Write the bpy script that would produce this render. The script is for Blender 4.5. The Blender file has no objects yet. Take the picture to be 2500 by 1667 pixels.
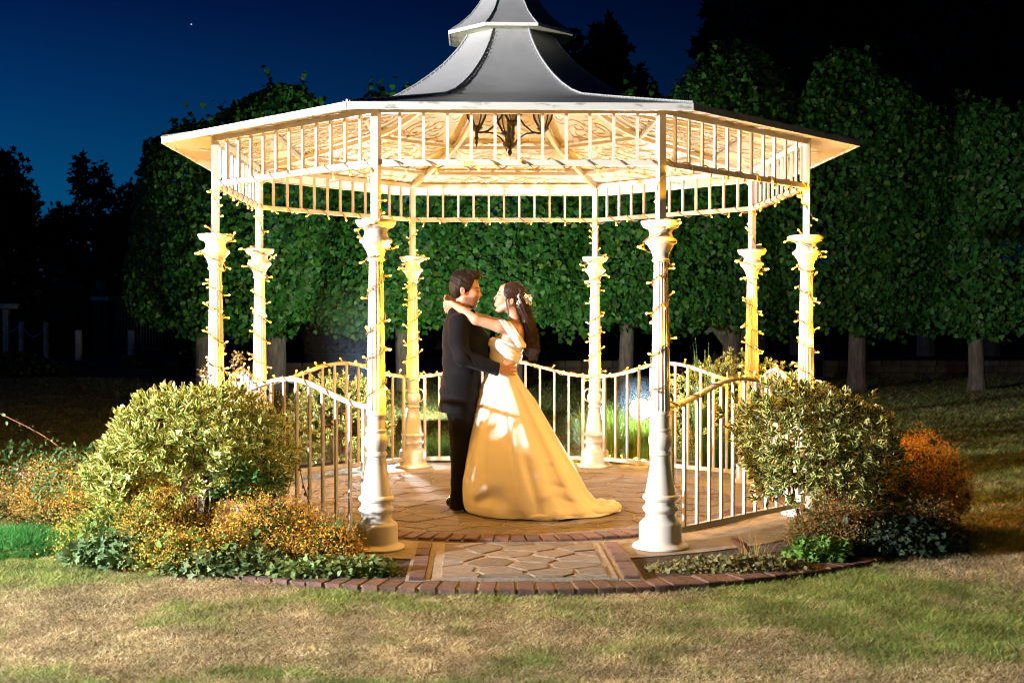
import bpy, bmesh, math, random
import numpy as np
from mathutils import Vector, Matrix
PI = math.pi
random.seed(7); RNG = np.random.default_rng(11)
SC = bpy.context.scene
COL = SC.collection
# ---------------------------------------------------------------- camera
yaw, pit = -0.02805, -0.0162
CAM = Vector((-0.2618, -9.9574, 1.45))
fw0 = Vector((-math.sin(yaw), math.cos(yaw), 0)); rt = Vector((math.cos(yaw), math.sin(yaw), 0))
fw = fw0*math.cos(pit)+Vector((0,0,1))*math.sin(pit); up = rt.cross(fw)
cd = bpy.data.cameras.new('camera'); cam = bpy.data.objects.new('camera', cd); COL.objects.link(cam)
cam.matrix_world = Matrix(((rt.x,up.x,-fw.x,CAM.x),(rt.y,up.y,-fw.y,CAM.y),(rt.z,up.z,-fw.z,CAM.z),(0,0,0,1)))
cd.lens = 43.085; cd.sensor_width = 36; cd.clip_end = 600; cd.clip_start = .05
cd.dof.use_dof = True; cd.dof.focus_distance = 9.0; cd.dof.aperture_fstop = 7.0
SC.camera = cam
def px(u, v, Y):
    "point on the plane y=Y seen at pixel u,v of the 2500 px photograph (used to plan sizes)"
    d = fw + rt*((u-1250)/2992.) + up*(-(v-833.5)/2992.)
    return CAM + d*((Y-CAM.y)/d.y)
def gz(u, v, z=0.):
    d = fw + rt*((u-1250)/2992.) + up*(-(v-833.5)/2992.)
    return CAM + d*((z-CAM.z)/d.z)
# ---------------------------------------------------------------- render look
SC.view_settings.view_transform = 'Standard'; SC.view_settings.look = 'None'
SC.view_settings.exposure = 0; SC.view_settings.gamma = 1
SC.cycles.use_denoising = True; SC.cycles.denoising_prefilter = 'ACCURATE'; SC.cycles.use_light_tree = True
SC.cycles.filter_width = 1.15; SC.cycles.max_bounces = 6; SC.cycles.diffuse_bounces = 3; SC.cycles.glossy_bounces = 3
SC.cycles.transmission_bounces = 4; SC.cycles.transparent_max_bounces = 8
SC.cycles.sample_clamp_indirect = 4.0; SC.cycles.sample_clamp_direct = 0
SC.cycles.caustics_reflective = False; SC.cycles.caustics_refractive = False
# ---------------------------------------------------------------- night sky
w = bpy.data.worlds.new('World'); SC.world = w; w.use_nodes = True
nt = w.node_tree; N = nt.nodes; L = nt.links
bg = N['Background']
tc = N.new('ShaderNodeTexCoord'); sep = N.new('ShaderNodeSeparateXYZ'); L.new(tc.outputs['Generated'], sep.inputs[0])
elev = N.new('ShaderNodeValToRGB'); L.new(sep.outputs['Z'], elev.inputs[0])
cr = elev.color_ramp
cr.elements[0].position = 0.0; cr.elements[0].color = (.0012,.066,.125,1)
cr.elements[1].position = .55; cr.elements[1].color = (.0004,.0006,.010,1)
for p_, c_ in ((.10,(.0006,.054,.150,1)),(.17,(.0004,.027,.108,1)),(.24,(.0003,.0095,.060,1)),(.32,(.0003,.0016,.022,1))):
    e = cr.elements.new(p_); e.color = c_
az = N.new('ShaderNodeMath'); az.operation = 'MULTIPLY_ADD'; L.new(sep.outputs['X'], az.inputs[0]); az.inputs[1].default_value = -1.5; az.inputs[2].default_value = .62
azc = N.new('ShaderNodeClamp'); L.new(az.outputs[0], azc.inputs[0]); azc.inputs[1].default_value = .12; azc.inputs[2].default_value = 1.6
mu = N.new('ShaderNodeVectorMath'); mu.operation = 'SCALE'; L.new(elev.outputs[0], mu.inputs[0]); L.new(azc.outputs[0], mu.inputs['Scale'])
L.new(mu.outputs[0], bg.inputs[0]); bg.inputs[1].default_value = 1.0
# ---------------------------------------------------------------- lamps: the photographer's key and rear flash heads, plus an added tree fill
def lamp(name, kind, loc, energy, col, radius=.1, aim=None, ang=None, blend=.3):
    l = bpy.data.lights.new(name, kind); l.energy = energy; l.color = col; l.shadow_soft_size = radius
    o = bpy.data.objects.new(name, l); COL.objects.link(o); o.location = loc
    if aim is not None: o.rotation_euler = (Vector(aim)-Vector(loc)).to_track_quat('-Z','Y').to_euler()
    if ang: l.spot_size = math.radians(ang); l.spot_blend = blend
    return o
FLASH = lamp('key_flash', 'SPOT', (-9.2,-6.3,2.5), 13600, (1,.965,.93), .10, (0.6,-3.0,1.3), 78, .85)
FLOOD_P = (1.56, 3.7, .47)
TREEL = lamp('tree_fill', 'SPOT', (-1.0,8.0,.25), 1750, (1,1,.80), .25, (-.7,16,4.6), 112, .9)  # added fill to brighten the clipped trees, not one of the flash heads
FLOOD = lamp('rear_flash', 'SPOT', (FLOOD_P[0],FLOOD_P[1]-.09,FLOOD_P[2]), 700, (.90,.95,1), .06, (-.1,-.7,2.7), 110, .6)
FLOOD2_P = (-1.375,3.7,.47)
FLOOD2 = lamp('rear_flash', 'SPOT', (FLOOD2_P[0],FLOOD2_P[1]-.09,FLOOD2_P[2]), 700, (.90,.95,1), .06, (-.1,-.7,2.7), 110, .6)
# ---------------------------------------------------------------- helpers
def mesh_data(name, V, F, mat=None, smooth=False, attrs=None, mats=None, midx=None):
    me = bpy.data.meshes.new(name)
    V = np.asarray(V, dtype=np.float32)
    if isinstance(F, np.ndarray):
        n, k = F.shape
        me.vertices.add(len(V)); me.vertices.foreach_set('co', V.ravel())
        me.loops.add(n*k); me.loops.foreach_set('vertex_index', F.astype(np.int32).ravel())
        me.polygons.add(n); me.polygons.foreach_set('loop_start', np.arange(0, n*k, k, dtype=np.int32))
        me.update(calc_edges=True)
    else:
        me.from_pydata(V.tolist(), [], F)
    if mats:
        for m in mats: me.materials.append(m)
        if midx is not None: me.polygons.foreach_set('material_index', np.asarray(midx, dtype=np.int32))
    elif mat is not None: me.materials.append(mat)
    if smooth: me.polygons.foreach_set('use_smooth', np.ones(len(me.polygons), dtype=bool))
    for k_, a in (attrs or {}).items():
        a = np.asarray(a, dtype=np.float32)
        if a.ndim == 1:
            at = me.attributes.new(k_, 'FLOAT', 'POINT'); at.data.foreach_set('value', a)
        else:
            if a.shape[1] == 3: a = np.concatenate([a, np.ones((len(a),1),np.float32)], 1)
            at = me.attributes.new(k_, 'FLOAT_COLOR', 'POINT'); at.data.foreach_set('color', a.ravel())
    me.update()
    return me
def link(name, me, parent=None, loc=None, rot=None):
    o = bpy.data.objects.new(name, me); COL.objects.link(o)
    if parent is not None: o.parent = parent
    if loc is not None: o.location = loc
    if rot is not None: o.rotation_euler = rot
    return o
def tag(o, label=None, cat=None, group=None, kind=None):
    if label: o['label'] = label
    if cat: o['category'] = cat
    if group: o['group'] = group
    if kind: o['kind'] = kind
    return o
def empty(name, loc=(0,0,0), label=None, cat=None, group=None, rz=0):
    o = bpy.data.objects.new(name, None); COL.objects.link(o); o.location = loc; o.rotation_euler = (0,0,rz); o.empty_display_size = .1
    return tag(o, label, cat, group)
class MB:
    "collects simple shapes into one mesh"
    def __init__(s): s.V = []; s.F = []; s.M = []; s.cur = 0
    def add(s, V, F):
        b = len(s.V); s.V += [tuple(v) for v in V]; s.F += [tuple(i+b for i in f) for f in F]; s.M += [s.cur]*len(F)
    def box(s, c, d, rz=0, bev=0):
        x,y,z = d[0]/2, d[1]/2, d[2]/2; ca, sa = math.cos(rz), math.sin(rz)
        V = []
        for sz in (-1,1):
            for sx,sy in ((-1,-1),(1,-1),(1,1),(-1,1)):
                a, b = sx*x, sy*y; V.append((c[0]+ca*a-sa*b, c[1]+sa*a+ca*b, c[2]+sz*z))
        s.add(V, [(3,2,1,0),(4,5,6,7),(0,1,5,4),(1,2,6,5),(2,3,7,6),(3,0,4,7)])
    def bar(s, a, b, w, h=None, upv=(0,0,1)):
        a = Vector(a); b = Vector(b); h = h or w; t = (b-a).normalized(); upv = Vector(upv)
        if abs(t.dot(upv)) > .99: upv = Vector((1,0,0))
        r = t.cross(upv).normalized(); u = r.cross(t)
        V = []
        for p in (a,b):
            for i,j in ((-1,-1),(1,-1),(1,1),(-1,1)): V.append(p+r*(i*w/2)+u*(j*h/2))
        s.add(V, [(0,1,2,3),(7,6,5,4),(4,5,1,0),(5,6,2,1),(6,7,3,2),(7,4,0,3)])
    def tube(s, P, r, n=6, cap=True, flat=None):
        P = [Vector(p) for p in P]; m = len(P)
        R = r if hasattr(r, '__len__') else [r]*m
        V = []; ref = Vector((0.13,.21,1)).normalized(); pu = None
        for i,p in enumerate(P):
            t = (P[min(i+1,m-1)]-P[max(i-1,0)])
            t = t.normalized() if t.length > 1e-9 else Vector((0,0,1))
            if pu is None:
                a = ref if abs(t.dot(ref)) < .95 else Vector((1,0,0)); u = t.cross(a).normalized()
            else:
                u = (pu - t*pu.dot(t)); u = u.normalized() if u.length > 1e-6 else t.orthogonal().normalized()
            pu = u; v = t.cross(u)
            for k in range(n):
                a = 2*PI*k/n; V.append(p+(u*math.cos(a)+v*math.sin(a))*R[i])
        F = []
        for i in range(m-1):
            for k in range(n): F.append((i*n+k, i*n+(k+1)%n, (i+1)*n+(k+1)%n, (i+1)*n+k))
        if cap: F.append(tuple(range(n-1,-1,-1))); F.append(tuple((m-1)*n+k for k in range(n)))
        s.add(V, F)
    def lathe(s, prof, c=(0,0,0), n=24, ph=0):
        V = []; m = len(prof)
        for r,z in prof:
            for k in range(n):
                a = 2*PI*k/n+ph; V.append((c[0]+r*math.cos(a), c[1]+r*math.sin(a), c[2]+z))
        F = [(i*n+k, i*n+(k+1)%n, (i+1)*n+(k+1)%n, (i+1)*n+k) for i in range(m-1) for k in range(n)]
        F.append(tuple(range(n-1,-1,-1))); F.append(tuple((m-1)*n+k for k in range(n)))
        s.add(V, F)
    def ball(s, c, r, n=8, m=6, sc=(1,1,1)):
        prof = []
        V = []
        for i in range(1,m):
            a = PI*i/m
            for k in range(n):
                b = 2*PI*k/n; V.append((c[0]+r*sc[0]*math.sin(a)*math.cos(b), c[1]+r*sc[1]*math.sin(a)*math.sin(b), c[2]-r*sc[2]*math.cos(a)))
        q = len(V); V += [(c[0],c[1],c[2]-r*sc[2]),(c[0],c[1],c[2]+r*sc[2])]
        F = [(i*n+k, i*n+(k+1)%n, (i+1)*n+(k+1)%n, (i+1)*n+k) for i in range(m-2) for k in range(n)]
        F += [(q, (k+1)%n, k) for k in range(n)] + [(q+1, (m-2)*n+k, (m-2)*n+(k+1)%n) for k in range(n)]
        s.add(V, F)
    def prism(s, poly, z0, z1, inset=0, bz=0):
        n = len(poly); V = [(x,y,z0) for x,y in poly]+[(x,y,z1-bz) for x,y in poly]
        F = [tuple(range(n-1,-1,-1))]+[(k,(k+1)%n,n+(k+1)%n,n+k) for k in range(n)]
        if inset:
            cx = sum(p[0] for p in poly)/n; cy = sum(p[1] for p in poly)/n
            for x,y in poly:
                d = math.hypot(x-cx,y-cy)+1e-6; f = max(0.,1-inset/d); V.append((cx+(x-cx)*f, cy+(y-cy)*f, z1))
            F += [(n+k, n+(k+1)%n, 2*n+(k+1)%n, 2*n+k) for k in range(n)]; F.append(tuple(2*n+k for k in range(n)))
        else: F.append(tuple(n+k for k in range(n)))
        s.add(V, F)
    def data(s, name, mat=None, smooth=False, mats=None):
        me = mesh_data(name, s.V, s.F, mat, False, None, mats, s.M if mats else None)
        if smooth:
            me.polygons.foreach_set('use_smooth', np.ones(len(me.polygons), dtype=bool))
            try: me.set_sharp_from_angle(angle=math.radians(smooth if smooth is not True else 40))
            except Exception: pass
        return me
    def build(s, name, mat=None, parent=None, smooth=False, mats=None, loc=None, rot=None):
        return link(name, s.data(name, mat, smooth, mats), parent, loc, rot)
# ---------------------------------------------------------------- materials
def mat(name, col=(.5,.5,.5), rough=.5, **kw):
    m = bpy.data.materials.new(name); m.use_nodes = True
    b = m.node_tree.nodes['Principled BSDF']
    b.inputs['Base Color'].default_value = (*col,1); b.inputs['Roughness'].default_value = rough
    for k,v in kw.items():
        b.inputs[k.replace('_',' ')].default_value = v
    return m
def nodes(m): return m.node_tree.nodes, m.node_tree.links, m.node_tree.nodes['Principled BSDF']
def noise_col(m, stops, scale=5, detail=6, vec='Object', rough=.6, dist=0, stretch=None, bump=0, bscale=None, bdist=.01):
    N_,L_,b = nodes(m); t = N_.new('ShaderNodeTexCoord'); n = N_.new('ShaderNodeTexNoise')
    n.inputs['Scale'].default_value = scale; n.inputs['Detail'].default_value = detail; n.inputs['Roughness'].default_value = rough; n.inputs['Distortion'].default_value = dist
    src = t.outputs[vec]
    if stretch:
        mp = N_.new('ShaderNodeMapping'); mp.inputs['Scale'].default_value = stretch; L_.new(src, mp.inputs[0]); src = mp.outputs[0]
    L_.new(src, n.inputs['Vector'])
    if stops:
        r = N_.new('ShaderNodeValToRGB'); L_.new(n.outputs[0], r.inputs[0]); e = r.color_ramp.elements
        e[0].position = stops[0][0]; e[0].color = (*stops[0][1],1); e[1].position = stops[-1][0]; e[1].color = (*stops[-1][1],1)
        for p_,c_ in stops[1:-1]: q = e.new(p_); q.color = (*c_,1)
        L_.new(r.outputs[0], b.inputs['Base Color'])
    if bump:
        n2 = n
        if bscale:
            n2 = N_.new('ShaderNodeTexNoise'); n2.inputs['Scale'].default_value = bscale; n2.inputs['Detail'].default_value = 5; L_.new(src, n2.inputs['Vector'])
        bm = N_.new('ShaderNodeBump'); bm.inputs['Strength'].default_value = bump; bm.inputs['Distance'].default_value = bdist
        L_.new(n2.outputs[0], bm.inputs['Height']); L_.new(bm.outputs[0], b.inputs['Normal'])
    return m
def rand_tint(m, amt=.25):
    "per-object brightness variation"
    N_,L_,b = nodes(m); oi = N_.new('ShaderNodeObjectInfo'); mr = N_.new('ShaderNodeMapRange'); L_.new(oi.outputs['Random'], mr.inputs[0])
    mr.inputs[3].default_value = 1-amt; mr.inputs[4].default_value = 1+amt
    hs = N_.new('ShaderNodeHueSaturation'); L_.new(mr.outputs[0], hs.inputs['Value'])
    lk = b.inputs['Base Color'].links
    if lk: L_.new(lk[0].from_socket, hs.inputs['Color'])
    else: hs.inputs['Color'].default_value = b.inputs['Base Color'].default_value
    L_.new(hs.outputs[0], b.inputs['Base Color']); return m
def attr_mat(name, attr='Col', rough=.6, bump=0, bscale=60, **kw):
    m = mat(name, (.5,.5,.5), rough, **kw); N_,L_,b = nodes(m)
    a = N_.new('ShaderNodeAttribute'); a.attribute_name = attr; L_.new(a.outputs['Color'], b.inputs['Base Color'])
    if bump: noise_col(m, None, bump=bump, bscale=bscale, bdist=.004)
    return m
M = {}
M['paint'] = noise_col(mat('cream_gloss_paint', (.8,.77,.70), .32), [(0.25,(.58,.53,.43)),(.36,(.71,.68,.61)),(1,(.73,.70,.64))], 9, 8, bump=.15, bscale=55, bdist=.003)
M['roof'] = noise_col(mat('lead_grey_roof_sheet', (.42,.43,.45), .42, Metallic=.15), [(.25,(.30,.31,.33)),(.5,(.44,.45,.47)),(1,(.52,.53,.54))], 2.2, 8, dist=.6, bump=.15, bscale=3, bdist=.02)
M['ceil'] = noise_col(mat('cream_ceiling_sheet', (.72,.64,.47), .22), [(.2,(.48,.45,.36)),(.5,(.58,.55,.46)),(1,(.63,.60,.52))], 1.6, 5, bump=.1, bscale=4, bdist=.01)
M['fascia'] = noise_col(mat('weathered_fascia', (.7,.68,.62), .45), [(.3,(.30,.31,.26)),(.42,(.70,.69,.64)),(1,(.8,.79,.75))], 14, 8, stretch=(.6,.6,2))
M['scroll'] = mat('tan_scroll_wire', (.50,.40,.24), .4)
M['iron'] = noise_col(mat('bronze_black_iron', (.05,.04,.03), .45, Metallic=.2), [(.3,(.010,.009,.008)),(1,(.06,.045,.032))], 40, 4)
M['glass'] = mat('lantern_glass', (.9,.9,.88), .12, Transmission_Weight=.85, IOR=1.3)
M['rivet'] = mat('rivet_metal', (.7,.7,.7), .3, Metallic=.8)
def stone_mat(name, a, b_, c, bump=.5):
    return rand_tint(noise_col(mat(name, a, .85, Specular_IOR_Level=.25), [(.22,a),(.5,b_),(.8,c)], 7, 9, dist=1.2, stretch=(1,2.2,1), bump=bump, bscale=16, bdist=.02), .22)
M['stone'] = stone_mat('riven_sandstone', (.08,.066,.055), (.20,.165,.13), (.30,.26,.21))
M['mortar'] = noise_col(mat('pale_mortar', (.42,.32,.22), .9), [(.3,(.22,.18,.14)),(1,(.46,.40,.32))], 30, 6, bump=.6, bscale=80, bdist=.01)
M['brick'] = rand_tint(noise_col(mat('brown_red_brick', (.2,.09,.06), .8), [(.25,(.055,.035,.03)),(.5,(.12,.062,.048)),(.85,(.20,.11,.08))], 22, 8, bump=.5, bscale=60, bdist=.008), .28)
M['concrete'] = noise_col(mat('worn_concrete', (.4,.33,.24), .85), [(.3,(.16,.13,.10)),(.55,(.30,.26,.20)),(1,(.42,.37,.30))], 6, 8, bump=.4, bscale=50, bdist=.01)
M['soil'] = noise_col(mat('dark_soil', (.06,.04,.025), .95), [(.3,(.025,.017,.01)),(1,(.11,.075,.045))], 20, 8, bump=.9, bscale=45, bdist=.04)
# ================================================================ GROUND
lawn = noise_col(mat('dry_lawn_base', (.3,.24,.13), .95), [(.30,(.06,.075,.022)),(.45,(.16,.13,.06)),(.6,(.30,.21,.115)),(.9,(.38,.27,.16))], 1.3, 10, rough=.72, bump=.8, bscale=45, bdist=.03)
def disc_poly(r, n=96, cx=0, cy=0): return [(cx+r*math.cos(2*PI*k/n), cy+r*math.sin(2*PI*k/n)) for k in range(n)]
gx = np.concatenate([[-400,-120,-60],np.linspace(-30,30,61),[60,120,400]]); gy = np.concatenate([[-120,-40],np.linspace(-14,46,61),[80,160,500]])
GX,GY = np.meshgrid(gx,gy); r_ = np.hypot(GX,GY)
GZ = -.012+.012*np.sin(GX*.9+1)*np.cos(GY*.7) - .012
V_ = np.stack([GX,GY,GZ],-1).reshape(-1,3); nx_,ny_ = len(gx),len(gy)
I_ = np.arange(nx_*ny_).reshape(ny_,nx_); F_ = np.stack([I_[:-1,:-1],I_[:-1,1:],I_[1:,1:],I_[1:,:-1]],-1).reshape(-1,4)
tag(link('lawn', mesh_data('lawn', V_, F_, lawn, True)), kind='structure')
m_ = MB(); m_.prism(disc_poly(3.24), -.08, .006); tag(m_.build('flower_bed', M['soil']), kind='structure')
m_ = MB(); m_.prism(disc_poly(2.62,64), -.06, .012); tag(m_.build('concrete_apron', M['concrete']), kind='structure')
# ---------------------------------------------------------------- crazy paving
def clip(poly, nx, ny, d):
    out = []; n = len(poly)
    for i in range(n):
        a, b = poly[i], poly[(i+1)%n]; da = a[0]*nx+a[1]*ny-d; db = b[0]*nx+b[1]*ny-d
        if da <= 0: out.append(a)
        if (da < 0 < db) or (db < 0 < da):
            t = da/(da-db); out.append((a[0]+(b[0]-a[0])*t, a[1]+(b[1]-a[1])*t))
    return out
def crazy(parent, pts, bound, gap, z0, z1, material, rr=random.Random(3)):
    for i,p in enumerate(pts):
        poly = list(bound)
        g = gap*rr.uniform(.6,1.5)
        for j,q in enumerate(pts):
            if i == j: continue
            dx, dy = q[0]-p[0], q[1]-p[1]; dd = math.hypot(dx,dy)
            if dd > 1.6: continue
            nx, ny = dx/dd, dy/dd; poly = clip(poly, nx, ny, (nx*(p[0]+q[0])+ny*(p[1]+q[1]))/2 - g/2)
            if len(poly) < 3: break
        if len(poly) < 3: continue
        c = (sum(a[0] for a in poly)/len(poly), sum(a[1] for a in poly)/len(poly)); out = []
        for k in range(len(poly)):
            a, b = poly[k], poly[(k+1)%len(poly)]; l = math.hypot(b[0]-a[0], b[1]-a[1])
            if l < .015: continue
            m = max(2, int(l/.07))
            for t in range(m):
                f = t/m
                x, y = a[0]+(b[0]-a[0])*f, a[1]+(b[1]-a[1])*f; s = 1-rr.uniform(-.02,.045)
                out.append((c[0]+(x-c[0])*s-c[0], c[1]+(y-c[1])*s-c[1]))
        if len(out) < 3: continue
        mb = MB(); mb.prism(out, z0, z1+rr.uniform(-.002,.005), .006, .004)
        mb.build('stone', material, parent, loc=(c[0],c[1],0), rot=(rr.uniform(-.008,.008), rr.uniform(-.008,.008), 0))
def scatter(n, test, box, dmin, rr, sx=1., it=40000):
    P = []
    for _ in range(it):
        p = (rr.uniform(box[0],box[1]), rr.uniform(box[2],box[3]))
        if test(p) and all(((p[0]-q[0])/sx)**2+(p[1]-q[1])**2 > dmin*dmin for q in P):
            P.append(p)
            if len(P) >= n: break
    return P
m_ = MB(); m_.prism(disc_poly(1.84), -.05, .022); floor = m_.build('gazebo_floor', M['mortar']); tag(floor, kind='structure')
pts_ = scatter(230, lambda p: math.hypot(*p) < 1.86, (-1.9,1.9,-1.9,1.9), .135, random.Random(5), 2.1)
crazy(floor, pts_, disc_poly(1.80,72), .009, .0, .0255, M['stone'])
m_ = MB(); m_.prism([(-.52,-3.17),(.52,-3.17),(.52,-2.07),(-.52,-2.07)], -.05, .023)
step = m_.build('threshold_path', M['mortar']); tag(step, kind='structure')
pts_ = scatter(26, lambda p: True, (-.52,.52,-3.2,-2.04), .14, random.Random(12), 1.5)
crazy(step, pts_, [(-.47,-3.15),(.47,-3.15),(.47,-2.09),(-.47,-2.09)], .020, 0, .0275, M['stone'])
# ---------------------------------------------------------------- brick edging
m_ = MB()
def ring_sector(mb, r0, r1, a0, a1, z0, z1, n):
    V = []; 
    for k in range(n+1):
        a = a0+(a1-a0)*k/n; c,s = math.cos(a), math.sin(a)
        V += [(r0*c,r0*s,z0),(r1*c,r1*s,z0),(r1*c,r1*s,z1),(r0*c,r0*s,z1)]
    F = []
    for k in range(n):
        b = 4*k
        for i in range(4): F.append((b+i, b+(i+1)%4, b+4+(i+1)%4, b+4+i))
    F += [(3,2,1,0),(4*n,4*n+1,4*n+2,4*n+3)]
    mb.add(V,F)
ring_sector(m_, 3.19, 3.385, 0, 2*PI-.001, -.08, .008, 120); ring_sector(m_, 1.80, 2.02, 0, 2*PI-.001, -.05, .018, 90)
m_.box((-.595,-2.62,-.02),(.14,1.12,.075)); m_.box((.595,-2.62,-.02),(.14,1.12,.075))
edging = m_.build('brick_edging', M['mortar']); tag(edging, kind='structure')
def brick_mesh(lx, ly, lz, seed):
    rr = random.Random(seed); mb = MB(); j = lambda: rr.uniform(-.003,.003)
    poly = [(-lx/2+j(),-ly/2+j()),(0,-ly/2+j()),(lx/2+j(),-ly/2+j()),(lx/2+j(),ly/2+j()),(0,ly/2+j()),(-lx/2+j(),ly/2+j())]
    mb.prism(poly, -.05, lz, .008, .006); return mb.data('brick', M['brick'], 25)
BR = [brick_mesh(.091,.205,.0,s) for s in range(5)]; rr = random.Random(8)
def lay(a, r, z, bm=BR):
    link('brick', rr.choice(bm), edging, (r*math.cos(a), r*math.sin(a), z+rr.uniform(-.003,.004)), (rr.uniform(-.012,.012), rr.uniform(-.012,.012), a+PI/2+rr.uniform(-.03,.03)))
n_ = int(math.radians(140)*3.30/.1035)
for k in range(n_): lay(math.radians(-160)+math.radians(140)*(k+.5)/n_, 3.295, .012)
BI = [brick_mesh(.087,.20,.0,s+20) for s in range(4)]
n_ = int(math.radians(140)*1.92/.098)
for k in range(n_): lay(math.radians(-160)+math.radians(140)*(k+.5)/n_, 1.915, .036, BI)
BL_ = [brick_mesh(.085,.205,.0,s+40) for s in range(4)]
for sx in (-1,1):
    for k in range(5):
        link('brick', rr.choice(BL_), edging, (sx*.60, -3.07+k*.222, .033+rr.uniform(-.003,.003)), (0,0,rr.uniform(-.02,.02)))
# ================================================================ GAZEBO
R_ = 2.3616; ANG = [math.radians(a) for a in (-112.5,-67.5,-22.5,22.5,67.5,112.5,157.5,202.5)]
CN = ['front left','front right','right front','right rear','rear right','rear left','left rear','left front']
CP = [(R_*math.cos(a), R_*math.sin(a)) for a in ANG]
ZR, ZT = 2.454, 2.785
gaz = empty('gazebo', (0,0,0), 'large cream painted octagonal iron gazebo with flared grey roof and turned columns', 'gazebo')
P_BASE = [(.150,0),(.178,.002),(.180,.012),(.172,.022),(.150,.030),(.143,.036),(.138,.044),(.136,.05),(.135,.150),(.130,.160),(.118,.172),(.100,.186),(.092,.205),(.094,.222),(.106,.232),(.114,.246),(.112,.258),(.098,.270),(.093,.284),(.096,.300),(.110,.308),(.1145,.320),(.110,.332),(.098,.340),(.0965,.350),(.080,.44),(.067,.52),(.058,.578),(.060,.584),(.069,.590),(.070,.600),(.064,.612),(.056,.620),(.062,.634),(.073,.655),(.0775,.683),(.074,.710),(.062,.732),(.057,.738),(.065,.744),(.065,.754),(.057,.760),(.0565,.842),(.064,.846),(.065,.862),(.060,.872)]
P_CAP = [(.044,1.815),(.056,1.820),(.058,1.830),(.050,1.838),(.052,1.855),(.062,1.885),(.078,1.912),(.086,1.926),(.100,1.934),(.105,1.946),(.100,1.958),(.084,1.966),(.073,1.985),(.071,2.006),(.080,2.022),(.100,2.030),(.114,2.036),(.116,2.046),(.122,2.052),(.128,2.064),(.128,2.076),(.05,2.078)]
mbB = MB(); mbB.lathe(P_BASE, n=40); me_base = mbB.data('column_base', M['paint'], 35)
mbC = MB(); mbC.lathe(P_CAP, n=40); me_cap = mbC.data('capital', M['paint'], 35)
# fluted shaft
V_ = []; nf = 16; per = 5; nn = nf*per; Z_ = [.868, 1.0, 1.3, 1.6, 1.818]; flu = [0,.004,.0055,.004,0]
for z in Z_:
    r0 = .062+(.044-.062)*(z-.868)/.95
    for k in range(nn):
        a = 2*PI*k/nn; r = r0-flu[k%per]*r0/.055; V_.append((r*math.cos(a), r*math.sin(a), z))
F_ = [(i*nn+k, i*nn+(k+1)%nn, (i+1)*nn+(k+1)%nn, (i+1)*nn+k) for i in range(len(Z_)-1) for k in range(nn)]
me_shaft = mesh_data('fluted_shaft', V_, F_, M['paint'])
mbP = MB(); mbP.box((0,0,(2.07+ZT+.02)/2),(.048,.048,ZT+.02-2.07)); me_post = mbP.data('post', M['paint'])
def col_radius(z):
    prof = P_BASE if z < .868 else (None if z < 1.818 else P_CAP)
    if z > 2.078: return .036
    if prof is None: return .062+(.044-.062)*(z-.868)/.95
    for (r0,z0),(r1,z1) in zip(prof, prof[1:]):
        if z0 <= z <= z1: return r0+(r1-r0)*(z-z0)/max(1e-6,z1-z0)
    return .06
for i,(x,y) in enumerate(CP):
    c = bpy.data.objects.new('column', None); COL.objects.link(c); c.parent = gaz; c.location = (x,y,.012); c.rotation_euler = (0,0,ANG[i]); c.empty_display_size = .1
    link('column_base', me_base, c); link('fluted_shaft', me_shaft, c); link('capital', me_cap, c); link('post', me_post, c)
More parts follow.
